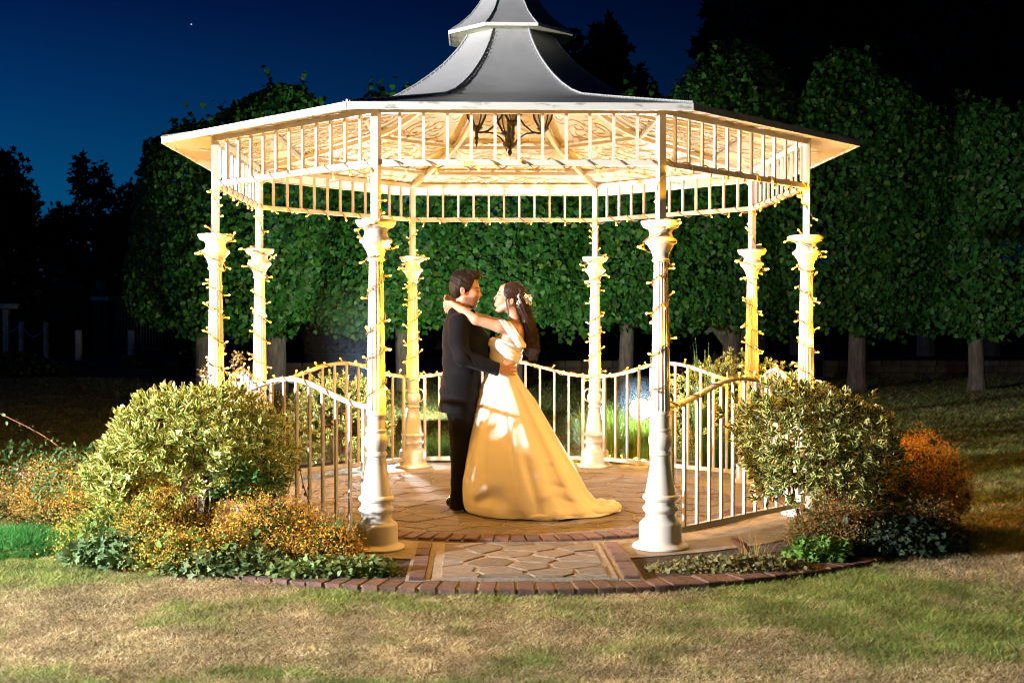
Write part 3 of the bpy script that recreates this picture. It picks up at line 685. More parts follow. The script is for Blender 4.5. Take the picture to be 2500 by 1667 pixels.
# ---------------------------------------------------------------- the man
man = empty('person', (-.40,YC,.034), 'dark haired man in black dinner suit and bow tie holding the bride', 'man')
MO = -Vector(man.location)
def sh(o):
    o.location = MO; return o
s = Sdf((-.60,YC-.36,.0),(.10,YC+.36,1.86),.0042)
hx = -.355
s.ell((hx,YC,1.735),(.098,.076,.088),.01); s.ell((hx+.055,YC,1.655),(.058,.058,.085),.03); s.ell((hx+.03,YC,1.63),(.055,.060,.062),.03)
s.cap((-.298,YC-.012,1.578),(-.298,YC+.012,1.578),.021,k=.03)                 # chin
s.ell((-.298,YC,1.612),(.040,.034,.040),.015); s.cap((-.286,YC-.008,1.574),(-.286,YC+.008,1.574),.0135,k=.015); s.ell((-.282,YC,1.592),(.012,.02,.004),.006,'d')
s.cap((-.36,YC-.052,1.635),(-.312,YC-.026,1.585),.014,k=.03); s.cap((-.36,YC+.052,1.635),(-.312,YC+.026,1.585),.014,k=.03)   # jaw line
s.cap((-.262,YC,1.690),(-.236,YC,1.646),.0065,.0105,.010); s.ell((-.240,YC,1.6235),(.012,.03,.010),.008,'d'); s.ell((-.256,YC,1.5925),(.010,.03,.0055),.008,'d'); s.ell((-.245,YC-.010,1.643),(.011,.008,.008),.006); s.ell((-.245,YC+.010,1.643),(.011,.008,.008),.006)
s.cap((-.266,YC-.03,1.699),(-.258,YC,1.694),.010,k=.015); s.cap((-.266,YC+.03,1.699),(-.258,YC,1.694),.010,k=.015)
for q in (-1,1):
    s.ell((-.252,YC+q*.036,1.678),(.016,.020,.012),.010,'d'); s.ell((-.272,YC+q*.031,1.676),(.0125,.0125,.0125),.003)
    s.cap((-.262,YC+q*.045,1.683),(-.257,YC+q*.018,1.684),.0042,k=.004)
    s.ell((-.288,YC+q*.042,1.650),(.026,.020,.022),.02)
    s.ell((-.374,YC+q*.080,1.679),(.019,.009,.033),.006,rot=.2); s.ell((-.372,YC+q*.088,1.681),(.009,.006,.017),.004,'d')
s.cap((-.267,YC-.020,1.617),(-.261,YC,1.616),.006,k=.006); s.cap((-.267,YC+.020,1.617),(-.261,YC,1.616),.006,k=.006)
s.cap((-.272,YC-.018,1.603),(-.266,YC,1.601),.0068,k=.006); s.cap((-.272,YC+.018,1.603),(-.266,YC,1.601),.0068,k=.006)
s.cap((-.275,YC-.022,1.610),(-.264,YC,1.609),.0025,k=.003,op='d'); s.cap((-.275,YC+.022,1.610),(-.264,YC,1.609),.0025,k=.003,op='d')
s.cap((-.395,YC,1.46),(-.365,YC,1.62),.060,.056,.02)
s.cap((-.40,YC-.15,1.45),(-.40,YC+.15,1.45),.045,k=.03); s.loft([(.86,-.40,.10,.13),(1.1,-.375,.10,.13),(1.3,-.37,.12,.15),(1.45,-.385,.09,.15)],YC,.03)
for q in (-1,1):
    s.cap((-.39,YC+q*.09,.90),(-.39,YC+q*.09,.5),.075,.05,.02); s.cap((-.39,YC+q*.09,.5),(-.405,YC+q*.09,.10),.05,.035,.01); s.cap((-.41,YC+q*.09,.075),(-.30,YC+q*.09,.065),.03,k=.01)
s.chain([(-.40,YC-.19,1.44),(-.375,YC-.235,1.185),(-.12,YC-.205,1.100)],[.045,.038,.028],.02)
s.chain([(-.40,YC+.19,1.44),(-.375,YC+.235,1.20),(-.12,YC+.205,1.13)],[.045,.038,.028],.02)
hand(s, (-.105,YC-.20,1.100), (1,.18,-.02), (0,-.15,1), (.45,.9,-.1), .075, .046, 1, .0092)
hand(s, (-.105,YC+.20,1.135), (1,-.2,-.02), (0,.15,1), (.45,-.9,-.1), .075, .044, 1, .0088)
SK_M = np.array([.46,.24,.155])
def man_col(V):
    C = np.tile(SK_M,(len(V),1)); n = vnoise(V,40,3)[:,None]; C = C*(.94+.12*n)
    for q in (-1,1):
        C = C*(1-.0*n)+0; m = blob(V,(-.285,YC+q*.055,1.65),(.03,.03,.025)); C = C*(1-.25*m)+np.array([.60,.22,.13])*.25*m
        m = blob(V,(-.372,YC+q*.085,1.68),(.025,.02,.035)); C = C*(1-.3*m)+np.array([.62,.20,.12])*.3*m
        m = blob(V,(-.265,YC+q*.040,1.7035-0),(.026,.026,.0075)); C = C*(1-.9*m)+np.array([.03,.017,.01])*.9*m
        m = blob(V,(-.266,YC+q*.040,1.678),(.020,.020,.0055)); C = C*(1-.9*m)+np.array([.02,.012,.01])*.9*m; m = blob(V,(-.262,YC+q*.036,1.686),(.022,.022,.007)); C = C*(1-.35*m)+np.array([.16,.07,.05])*.35*m
    # stubble over jaw, chin and upper lip
    z = V[:,2]; x = V[:,0]; st = np.clip((1.645-z)/.02,0,1)*np.clip((z-1.545)/.01,0,1)*np.clip((x+.385)/.03,0,1)
    st = (st*np.clip(1-np.abs(z-1.655)*0,0,1))[:,None]*(.45+.35*vnoise(V,300,5)[:,None]); C = C*(1-st)+np.array([.07,.04,.03])*st
    m = blob(V,(-.268,YC,1.604),(.022,.032,.0085)); C = C*(1-.8*m)+np.array([.40,.11,.09])*.8*m; m = blob(V,(-.275,YC,1.6105),(.026,.036,.0045)); C = C*(1-.9*m)+np.array([.10,.03,.025])*.9*m; m = blob(V,(-.258,YC,1.6235),(.022,.026,.006)); C = C*(1-.6*m)+np.array([.07,.04,.03])*.6*m
    m = blob(V,(-.262,YC,1.6105),(.012,.018,.0028)); C = C*(1-.8*m)+np.array([.85,.8,.75])*.8*m
    m = blob(V,(-.05,YC-.2,1.1),(.12,.1,.1)); C = C*(1-.0*m)
    return C.clip(0,1)
sh(s.mesh('body', M['skin_m'], man, man_col))
# jacket
def wr(X,Y,Z): return (.0035*np.sin(55*Z+9*X+14*Y)+.003*np.sin(31*Z-23*Y+17*X)).astype(np.float32)*np.clip((1.35-Z)*4,0,1)
s = Sdf((-.62,YC-.36,.74),(-.06,YC+.36,1.62),.0048)
s.loft([(.765,-.408,.150,.205),(.86,-.402,.148,.202),(.95,-.395,.148,.195),(1.08,-.378,.146,.182),(1.20,-.358,.170,.19),(1.34,-.352,.176,.205),(1.43,-.378,.140,.205),(1.485,-.395,.105,.165),(1.53,-.405,.078,.105),(1.572,-.402,.066,.074)],YC,.02,2.25,wr)
for q in (-1,1):
    ex = (-.372,YC+q*.245,1.190); wz = 1.098 if q<0 else 1.13
    s.cap((-.40,YC+q*.178,1.437),(-.41,YC+q*.215,1.32),.078,.070,.03); s.cap((-.41,YC+q*.215,1.32),ex,.070,.061,.02)
    s.cap(ex,(-.115,YC+q*.207,wz),.061,.050,.02); s.ell((-.372,YC+q*.25,1.175),(.06,.055,.05),.02)
    for t in (.15,.32,.5):   # creases at the bent elbow
        s.cap((-.40+.20*t,YC+q*.30,1.26-.03*t),(-.31+.20*t,YC+q*.285,1.13-.02*t),.006,.004,.012,'d')
s.cut(lambda X,Y,Z: np.maximum(.772+.09*(X+.55)*-.33-Z, np.where(Z<1.3,(X*.985-Z*.17)-(-.100*.985-1.1*.17),-1.)))
# neck opening, rear vent, front opening
s.cap((-.375,YC,1.50),(-.355,YC,1.64),.060,.068,.004,'d'); s.cap((-.25,YC,1.30),(-.30,YC,1.60),.03,.05,.01,'d')
s.cap((-.56,YC-.13,.74),(-.47,YC-.205,1.0),.010,.003,.004,'d')
s.cap((-.36,YC-.203,.985),(-.26,YC-.165,.972),.006,.005,.003,'d')
def sutx(V): return None
jk = sh(s.mesh('jacket', M['suit'], man))
m_ = MB()
for k in range(4): m_.ball((-.168+.017*k-.0,YC-.263+.002*k,1.072-.0015*k),.006,8,5,(1,.5,1))
sh(m_.build('cuff_buttons', M['patent'], man, smooth=True))
m_ = MB(); m_.tube([(-.20,YC-.23,1.05+0*k) for k in (0,1)],.001,3)
s = Sdf((-.47,YC-.12,1.47),(-.22,YC+.12,1.60),.004)
s.cap((-.385,YC,1.50),(-.372,YC,1.572),.069,.066,.003); s.cap((-.39,YC,1.46),(-.36,YC,1.64),.058,.060,.002,'d'); s.cut(lambda X,Y,Z: np.maximum(1.50-Z, Z-(1.575-.25*(X+.42)))); sh(s.mesh('shirt_collar', M['linen'], man))
s = Sdf((-.34,YC-.09,1.49),(-.24,YC+.09,1.57),.004)
s.ell((-.292,YC,1.522),(.014,.014,.013),.004)
for q in (-1,1): s.cap((-.292,YC+q*.012,1.522),(-.30,YC+q*.055,1.524),.009,.020,.004)
sh(s.mesh('bow_tie', M['suit'], man))
# trousers
s = Sdf((-.55,YC-.28,.02),(-.22,YC+.28,1.0),.0055)
s.loft([(.78,-.395,.120,.175),(.90,-.395,.125,.178),(.98,-.39,.12,.17)],YC,.03)
def wt(c,q): return lambda X,Y,Z: (.0012*np.sin(38*Z+30*Y+q)+.0012*np.sin(61*Z-20*X)+.003*np.sin(70*Y+6*Z)).astype(np.float32)
for q in (-1,1):
    s.loft([(.055,-.405,.073,.072),(.12,-.402,.067,.066),(.30,-.395,.068,.070),(.50,-.388,.076,.078),(.70,-.388,.092,.09),(.84,-.39,.108,.096)],YC+q*.098,.03,2.1,wt(0,q))
sh(s.mesh('trousers', M['trouser'], man))
for q in (-1,1):
    s = Sdf((-.52,YC+q*.098-.07,.02),(-.12,YC+q*.098+.07,.16),.005); y=YC+q*.098; dx = 0 if q<0 else -.03
    s.cap((-.435+dx,y,.075),(-.36+dx,y,.078),.040,.038,.02); s.cap((-.36+dx,y,.070),(-.20+dx,y,.060),.038,.034,.02); s.ell((-.20+dx,y,.058),(.055,.042,.030),.01); s.cap((-.41+dx,y,.09),(-.40+dx,y,.14),.04,.036,.01)
    s.cut(lambda X,Y,Z: .036-Z); s.cap((-.375+dx,y-.06,.034),(-.375+dx,y+.06,.034),.012,k=.003,op='d')
    sh(s.mesh('shoe', M['patent'], man))
# hair of the man
s = Sdf((-.50,YC-.12,1.60),(-.20,YC+.12,1.87),.0035)
s.ell((-.360,YC,1.742),(.113,.090,.098),.0); s.ell((-.30,YC,1.800),(.066,.060,.040),.03); s.ell((-.415,YC,1.69),(.058,.078,.075),.03)
def hl(X,Y,Z):
    line = 1.625+np.clip((X+.425)/.035,0,1)*.035+np.clip((X+.345)/.03,0,1)*.03+np.clip((X+.318)/.03,0,1)*.06
    d = line-Z+np.abs(Y-YC)*0
    near = np.abs(Y-YC)
    front = np.where((Z<1.765)&(X>-.29), .004+0*X, -1)
    return np.maximum(d, front)
s.cut(hl)
for q in (-1,1): s.ell((-.372,YC+q*.09,1.676),(.030,.03,.038),.004,'d')
sl,X,Y,Z = s.box(s.lo, s.lo+s.h*s.n); s.F += (.0022*np.sin(120*X+60*Z)*np.sin(90*Y+50*Z)+.0008*np.sin(210*Z+160*X)).astype(np.float32)
hm = sh(s.mesh('hair', M['hair_m'], man))
paths = []
rh = random.Random(4)
for _ in range(2200):
    th = rh.uniform(0,2*PI); ph = math.acos(rh.uniform(-.35,1)); n = Vector((math.sin(ph)*math.cos(th), math.sin(ph)*math.sin(th), math.cos(ph)))
    p = Vector((-.360+.112*n.x, YC+.089*n.y, 1.742+.097*n.z))
    if p.x > -.30 and p.z < 1.775: continue
    if p.z < 1.70 and p.x > -.40: continue
    if p.z < 1.655: continue
    top = p.z > 1.78
    t = Vector((.4,rh.uniform(-.4,.4),.25)) if top else Vector((-.35,0,-.8))
    if p.x > -.30: t = Vector((.25,rh.uniform(-.3,.3),.7))
    t = (t - n*t.dot(n)).normalized(); l = rh.uniform(.016,.030) if top else rh.uniform(.010,.018)
    b_ = Vector((rh.uniform(-1,1),rh.uniform(-1,1),rh.uniform(-1,1)))*.3
    paths.append([p-n*.004, p+(t+n*.22+b_*.3)*l*.5, p+(t+n*(.08 if top else .0)+b_*.8)*l])
tubes.c = 0; o = tubes('hair_strands', paths, .0022, M['hair_m'], hm)
# ---------------------------------------------------------------- the woman
wom = empty('person', (.02,YC,.034), 'bride in long white satin off shoulder gown, arms round the man', 'woman')
WO = -Vector(wom.location)
def sw(o):
    o.location = WO; return o
s = Sdf((-.58,YC-.30,.04),(.16,YC+.30,1.78),.0042)
s.ell((.005,YC,1.662),(.086,.070,.080),.01); s.ell((-.050,YC,1.600),(.055,.052,.076),.03); s.ell((-.02,YC,1.585),(.05,.055,.055),.03)
s.cap((-.112,YC-.008,1.533),(-.112,YC+.008,1.533),.0165,k=.03)
for q in (-1,1): s.cap((-.035,YC+q*.050,1.575),(-.095,YC+q*.022,1.535),.012,k=.03); s.ell((-.082,YC+q*.034,1.606),(.024,.021,.022),.02)
s.ell((-.088,YC,1.592),(.042,.034,.040),.02); s.ell((-.078,YC,1.640),(.034,.045,.05),.02)
s.ell((-.052,YC,1.692),(.045,.052,.042),.02); s.cap((-.106,YC,1.658),(-.136,YC,1.625),.0045,.0062,.009); s.ell((-.131,YC-.007,1.617),(.008,.006,.005),.005); s.ell((-.131,YC+.007,1.617),(.008,.006,.005),.005)
for q in (-1,1):
    s.cap((-.096,YC+q*.028,1.668),(-.102,YC,1.665),.007,k=.014)
    s.ell((-.113,YC+q*.031,1.647),(.010,.013,.008),.008,'d'); s.ell((-.093,YC+q*.029,1.646),(.0118,.0118,.0118),.003); s.cap((-.100,YC+q*.040,1.650),(-.106,YC+q*.016,1.651),.0036,k=.004)
    s.ell((-.005,YC+q*.070,1.600),(.016,.008,.027),.006,rot=-.2); s.ell((-.006,YC+q*.077,1.602),(.008,.005,.014),.004,'d')
s.cap((-.124,YC-.013,1.581),(-.1305,YC,1.582),.0052,k=.006); s.cap((-.124,YC+.013,1.581),(-.1305,YC,1.582),.0052,k=.006)
s.cap((-.120,YC-.012,1.568),(-.127,YC,1.568),.0056,k=.006); s.cap((-.120,YC+.012,1.568),(-.127,YC,1.568),.0056,k=.006)
s.cap((-.126,YC-.018,1.5745),(-.137,YC,1.575),.0016,k=.002,op='d'); s.cap((-.126,YC+.018,1.5745),(-.137,YC,1.575),.0016,k=.002,op='d')
s.cap((.030,YC,1.43),(-.005,YC,1.58),.046,.043,.025)
s.cap((.03,YC-.13,1.395),(.03,YC+.13,1.395),.042,k=.04)
s.loft([(.95,-.075,.10,.12),(1.10,-.080,.092,.105),(1.20,-.050,.105,.118),(1.30,-.025,.112,.132),(1.37,.010,.090,.14),(1.42,.028,.055,.12)],YC,.03)
for q in (-1,1): s.cap((-.06,YC+q*.06,.95),(-.06,YC+q*.06,.12),.08,.035,.02)
A1 = (-.276,YC-.215,1.462); W1 = (-.452,YC-.075,1.583)
s.chain([(.025,YC-.165,1.385),(-.10,YC-.20,1.412),A1],[.047,.042,.034],.025); s.chain([A1,(-.36,YC-.15,1.525),W1],[.036,.031,.0215],.015)
A2 = (-.276,YC+.205,1.485); W2 = (-.452,YC+.085,1.612)
s.chain([(.025,YC+.165,1.385),(-.10,YC+.20,1.43),A2],[.047,.042,.034],.025); s.chain([A2,W2],[.035,.0215],.015)
hand(s, W1, (-.55,.75,-.20), (-.5,-.2,.8), (.1,.5,-.85), .06, .036, 1, .0070, .004)
hand(s, W2, (-.5,-.85,.05), (-.35,.2,.9), (-.15,-.6,-.75), .06, .036, 1, .0070, .004)
SK_W = np.array([.52,.30,.215])
def wom_col(V):
    C = np.tile(SK_W,(len(V),1)); n = vnoise(V,40,8)[:,None]; C = C*(.96+.08*n)
    for q in (-1,1):
        m = blob(V,(-.085,YC+q*.048,1.605),(.03,.03,.022)); C = C*(1-.4*m)+np.array([.75,.30,.22])*.4*m
        m = blob(V,(-.096,YC+q*.038,1.6735),(.024,.026,.0062)); C = C*(1-.85*m)+np.array([.06,.03,.02])*.85*m
        m = blob(V,(-.098,YC+q*.038,1.651),(.020,.022,.0058)); C = C*(1-.9*m)+np.array([.03,.015,.014])*.9*m
        m = blob(V,(-.1045,YC+q*.030,1.645),(.006,.009,.0045)); C = C*(1-.6*m)+np.array([.05,.03,.02])*.6*m
        m = blob(V,(-.100,YC+q*.036,1.657),(.012,.018,.007)); C = C*(1-.35*m)+np.array([.35,.17,.12])*.35*m
    m = blob(V,(-.132,YC,1.575),(.013,.017,.011)); C = C*(1-.75*m)+np.array([.60,.20,.17])*.75*m
    return C.clip(0,1)
sw(s.mesh('body', M['skin_w'], wom, wom_col))
# bodice with draped band and arm strap
s = Sdf((-.24,YC-.22,1.0),(.14,YC+.22,1.40),.0045)
s.loft([(1.02,-.083,.112,.120),(1.10,-.081,.103,.113),(1.20,-.052,.120,.126),(1.27,-.035,.128,.136),(1.315,-.030,.126,.140),(1.36,-.010,.10,.145)],YC,.0)
s.ell((-.112,YC-.06,1.265),(.055,.058,.052),.03); s.ell((-.112,YC+.06,1.265),(.055,.058,.052),.03)
s.cut(lambda X,Y,Z: np.maximum(Z-(1.335-.60*(X+.14)*.55), 0*X-1))
bod = sw(s.mesh('bodice', M['satin'], wom))
def band(normal, o0, o1, infl, nm, ext=None, arm=False):
    s = Sdf((-.25,YC-.29,1.08),(.15,YC+.29,1.50),.0042)
    s.loft([(1.02,-.083,.112,.120),(1.10,-.081,.103,.113),(1.20,-.052,.120,.126),(1.27,-.035,.128,.136),(1.315,-.030,.126,.140),(1.37,.0,.10,.145),(1.42,.02,.07,.13)],YC,.0)
    s.ell((-.112,YC-.06,1.265),(.055,.058,.052),.03); s.ell((-.112,YC+.06,1.265),(.055,.058,.052),.03)
    if arm:
        for q in (-1,1): s.cap((.03,YC+q*.165,1.375),(-.12,YC+q*.20,1.41),.052,.046,.03); s.cap((.03,YC+q*.165,1.375),(.04,YC+q*.11,1.27),.05,.05,.04)
    nx,nz = normal
    def f(X,Y,Z):
        u = nx*X+nz*Z; t = (u-o0)/(o1-o0); fold = .0045*np.abs(np.sin(PI*2*t))
        return np.maximum(np.maximum(o0-u,u-o1), -(0*X+1))-0*fold
    F0 = s.F.copy(); sl,X,Y,Z = s.box(s.lo, s.lo+s.h*s.n); u = nx*X+nz*Z; t = np.clip((u-o0)/(o1-o0),0,1)
    s.F = (F0-infl-.006*np.sin(PI*t)-.004*np.abs(np.sin(2.5*PI*t))).astype(np.float32)
    s.F = np.maximum(s.F, np.maximum(o0-u,u-o1)); s.F = np.maximum(s.F, -(F0-infl+.010)).astype(np.float32)
    if ext is not None: s.F = np.maximum(s.F, ext(X,Y,Z)).astype(np.float32)
    return sw(s.mesh(nm, M['satin'], wom, sm=2))
band((.524,.852), .985,1.062, .009, 'draped_band', lambda X,Y,Z: np.maximum(Z-1.36, 1.12-Z)+0*Y)
band((.817,.576), .752,.820, .006, 'shoulder_strap', lambda X,Y,Z: 1.255-Z+0*X+0*Y, arm=True)
# skirt, a lofted sheet with folds and a train
ZL = [1.115,1.06,.978,.86,.778,.636,.506,.412,.271,.188,.106,.06,.036]
XL = [-.186,-.200,-.235,-.262,-.282,-.315,-.345,-.362,-.384,-.386,-.380,-.368,-.352]
XR = [ .024, .030, .078, .160, .205, .285, .362, .415, .500, .545, .615, .700,.742]
BB = [ .114, .135, .185, .255, .300, .365, .420, .450, .490, .505, .515, .520,.522]
FA = [ .000, .004, .012, .020, .024, .028, .030, .030, .030, .030, .030, .028,.024]
nl = 84; na = 360; tt = np.linspace(0,1,nl)**.9; zi = np.interp(tt, np.linspace(0,1,len(ZL)), ZL); f_ = lambda A: np.interp(tt, np.linspace(0,1,len(ZL)), A)[:,None]
a_ = np.linspace(0,2*PI,na,endpoint=False)[None,:]
xl,xr,bb,fa = f_(XL),f_(XR),f_(BB),f_(FA); q_ = tt[:,None]
cx = (xl+xr)/2; rx = (xr-xl)/2
phase = a_+.10*np.sin(2*a_)+.05*q_
fold = np.cos(9*phase+.6)*.8+.45*np.cos(17*phase+2.2)*(1-.35*q_)+.35*np.cos(5*phase)
fold = np.sign(fold)*np.abs(fold)**.8
# crease lines fade toward the hem and are stronger toward the back of the skirt
amp = fa*(.75+.35*np.cos(a_-.6))
cr1 = np.cos(a_)**2
Xs = cx+(rx-amp*.35*0+amp*fold*.55)*np.sign(np.cos(a_))*np.abs(np.cos(a_))**.93
Ys = (YC-.03*q_)+(bb+amp*fold)*np.sin(a_)
Zs = zi[:,None]+0*a_
# broad soft dents like the ones in heavy satin
def dent(x0,z0,ax,az,dep,rot=0.):
    u = (Xs-x0)*math.cos(rot)+(Zs-z0)*math.sin(rot); v = -(Xs-x0)*math.sin(rot)+(Zs-z0)*math.cos(rot)
    return dep*np.exp(-(u/ax)**2-(v/az)**2)*(np.sin(a_)<0)
D = dent(-.20,.17,.10,.05,.040,.5)+dent(-.10,.15,.05,.07,.030,-.4)-dent(-.27,.20,.05,.04,.015,.7)+dent(.12,.30,.03,.28,.022,.25)+dent(.30,.26,.10,.02,.018,-.2)+dent(.28,.40,.09,.015,.015,.3)-dent(.22,.20,.06,.03,.016,.2)+dent(.40,.15,.08,.02,.02,-.3)+dent(-.02,.62,.018,.32,.018,.12)+dent(.10,.72,.02,.22,.016,.3)
Ys = Ys+D
# the train: the hem trails out to +x
trail = np.clip(np.cos(a_-.10),0,1)**3*np.clip((q_-.80)/.2,0,1)**1.5
Xs = Xs+trail*.06; Ys = Ys-trail*.05
hem = np.clip((q_-.9)/.1,0,1)
Zs = np.maximum(Zs+hem*.010*np.sin(7*a_+1)*np.cos(3*a_)+.0, .037)
V_ = np.stack([Xs,Ys,Zs],-1).reshape(-1,3)
I_ = np.arange(nl*na).reshape(nl,na); F_ = np.stack([I_[:-1],np.roll(I_,-1,1)[:-1],np.roll(I_,-1,1)[1:],I_[1:]],-1).reshape(-1,4)[:, ::-1]
skirt = sw(link('skirt', mesh_data('skirt', V_, F_, M['satin'], True), wom))
# rolled edge and doubled-over end of the train lying on the stones
s = Sdf((.10,YC-.62,.02),(.90,YC+.3,.16),.006)
s.chain([(.12,YC-.545,.058),(.30,YC-.53,.060),(.46,YC-.44,.058),(.60,YC-.33,.056),(.72,YC-.20,.056),(.775,YC-.08,.056),(.76,YC+.03,.058),(.68,YC+.08,.064),(.60,YC+.06,.070)],[.020,.026,.028,.026,.028,.030,.028,.024,.018],.05)
s.chain([(.42,YC-.34,.05),(.56,YC-.22,.07),(.66,YC-.10,.085),(.66,YC+.0,.09)],[.02,.026,.024,.018],.06)
s.ell((.56,YC-.12,.045),(.22,.20,.018),.04); s.chain([(.30,YC-.42,.05),(.44,YC-.36,.066),(.53,YC-.33,.062)],[.02,.020,.008],.03)
s.cut(lambda X,Y,Z: .036-Z+0*X+0*Y)
sw(s.mesh('train', M['satin'], wom, sm=4))
m_ = MB()
for k in range(13): m_.ball((float(np.interp(1.22-.21*k/12,[1.0,1.10,1.2,1.27],[.050,.026,.070,.094])), YC-.012, 1.22-.21*k/12), .0062, 7, 5)
sw(m_.build('pearl_buttons', M['pearl'], wom, smooth=True))
# hair of the bride
s = Sdf((-.12,YC-.13,1.12),(.20,YC+.13,1.77),.004)
s.ell((.010,YC,1.668),(.098,.082,.084),.0)
s.cut(lambda X,Y,Z: np.where(Z>1.50, (-.098+(1.712-Z)*.52)-X+.030*(np.abs(Y-YC)<.018)*(Z<1.74)*0, 1.))
for q in (-1,1): s.ell((-.006,YC+q*.082,1.597),(.020,.028,.030),.004,'d')
s.loft([(1.19,.118,.022,.035),(1.26,.128,.034,.060),(1.34,.124,.040,.075),(1.42,.112,.042,.085),(1.50,.095,.048,.088),(1.58,.070,.055,.080),(1.64,.05,.05,.07)],YC,.03,2.,lambda X,Y,Z: (.006*np.sin(48*Z+25*Y)+.004*np.sin(90*Y+30*Z)).astype(np.float32))
sl,X,Y,Z = s.box(s.lo, s.lo+s.h*s.n); s.F += (.0012*np.sin(170*Z+90*X+40*Y)).astype(np.float32)*(Z>1.45)
hw = sw(s.mesh('hair', M['hair_w'], wom))
paths = []; rh = random.Random(9)
for k in range(700):      # long waves falling behind the shoulder
    y = rh.gauss(0,.05); a = rh.uniform(0,1); x0 = .045+.06*a; zt = rh.uniform(1.56,1.70); ze = rh.uniform(1.15,1.30); ph = rh.uniform(0,6); am = rh.uniform(.006,.018); o_ = rh.uniform(-.015,.052)
    pts = []
    for i in range(20):
        t = i/19; z = zt+(ze-zt)*t
        xc = np.interp(z,[1.15,1.19,1.26,1.34,1.42,1.50,1.58,1.66,1.72],[.115,.118,.128,.124,.112,.095,.070,.045,.03])
        rx_ = np.interp(z,[1.15,1.26,1.42,1.58,1.70],[.03,.038,.044,.055,.06]); yy = y*(1-.35*t)
        pts.append((xc+rx_*.85*(1-(yy/.1)**2)*(.4+.6*a)+o_*t+am*t*math.sin(34*z*1.4+ph), YC+yy*1.25+am*t*math.cos(44*z+ph)*1.2-(.03 if y<0 else -.03)*math.sin(PI*min(1,t*1.3)), z))
    paths.append(pts)
for k in range(130):      # strands drawn back from the temples over the ear
    for q in (-1,):
        a = rh.uniform(0,1); z0 = 1.742-.10*a; x0 = -.088+.05*a+rh.uniform(-.004,.004); z1 = 1.66-.05*a+rh.uniform(-.01,.01); pts = []
        for i in range(10):
            t = i/9; x = x0+(.095-x0)*t; z = z0+(z1-z0)*t-.012*math.sin(PI*t)*a
            dx = (x-.010)/.101; dz = (z-1.668)/.087; yy = .085*math.sqrt(max(.0,1-dx*dx-dz*dz)); pts.append((x, YC+q*(yy+.001), z))
        paths.append(pts)
for k in range(46):      # loose curl in front of the ear
    a = rh.uniform(-1,1); ph = rh.uniform(-.4,.4); pts = []
    for i in range(18):
        t = i/17; z = 1.655-.21*t; x = np.interp(z,[1.44,1.48,1.54,1.60,1.64],[-.055,-.035,-.030,-.052,-.040])+.005*a+.004*math.sin(60*z+ph); pts.append((x, YC-.060-.014*math.sin(PI*t)-.002*a-.03*t, z))
    paths.append(pts)
tubes.c = 0; tubes('hair_strands', paths, .0021, M['hair_w'], hw)
# white flowers pinned in her hair
m_ = MB(); rf = random.Random(2)
for k in range(24):
    c = Vector((.088+rf.uniform(-.050,.048), YC-.092+rf.uniform(-.014,.014), 1.614+rf.uniform(-.030,.034)))
    for p_ in range(5):
        a = 2*PI*p_/5+rf.random(); u = Vector((math.cos(a),-.35,math.sin(a)))*.015; v = Vector((-math.sin(a),0,math.cos(a)))*.008
        m_.add([c, c+u*.6+v, c+u*1.15, c+u*.6-v, c+u*.6+Vector((0,-.005,0))],[(0,1,4),(1,2,4),(2,3,4),(3,0,4)])
    m_.ball(c+Vector((0,-.004,0)),.003,5,4)
m_.tube([(.085+.012*math.cos(a),YC-.08,1.652+.014*math.sin(a)) for a in np.linspace(-.4,3.6,10)],.0018,4)
sw(m_.build('hair_flowers', M['pearl'], wom))
# ================================================================ FOLIAGE HELPERS
def rotmats(D, Nn):
    "frames with y along D and z near Nn"
    D = D/np.linalg.norm(D,axis=1)[:,None]; X = np.cross(D,Nn); X /= np.linalg.norm(X,axis=1)[:,None]+1e-9; Z = np.cross(X,D)
    return np.stack([X,D,Z],2)
def rnd_dir(n, rng=RNG):
    v = rng.normal(size=(n,3)); return v/np.linalg.norm(v,axis=1)[:,None]
# leaf templates: y is the length axis, edge = 1 on the margin
T_OV = (np.array([[0,0,0],[-.26,.38,.06],[0,.42,-.03],[.26,.38,.06],[-.2,.72,.05],[0,.75,-.02],[.2,.72,.05],[0,1,.0]]), [(0,2,1),(0,3,2),(1,2,5,4),(2,3,6,5),(4,5,7),(5,6,7)], np.array([0,1,0,1,1,0,1,.8]))
T_HEART = (np.array([[0,0,0],[-.42,-.02,.05],[-.5,.35,.04],[0,1,-.05],[.5,.35,.04],[.42,-.02,.05]]), [(0,3,2,1),(0,5,4,3)], np.array([0,1,1,1,1,1]))
T_IVY = (np.array([[0,0,0],[-.45,-.05,.02],[-.25,.3,.03],[-.5,.55,0],[-.14,.6,.03],[0,1,-.03],[.14,.6,.03],[.5,.55,0],[.25,.3,.03],[.45,-.05,.02]]), [(0,2,1),(0,4,3,2),(0,6,5,4),(0,8,7,6),(0,9,8)], np.array([0,1,.7,1,.7,1,.7,1,.7,1]))
T_DIA = (np.array([[0,0,0],[-.3,.45,.04],[0,1,0],[.3,.45,.04]]), [(0,3,2,1)], np.array([0,1,1,1]))
T_TRI = (np.array([[-.5,0,0],[.5,0,0],[0,1,0]]), [(0,1,2)], np.array([0,0,1]))
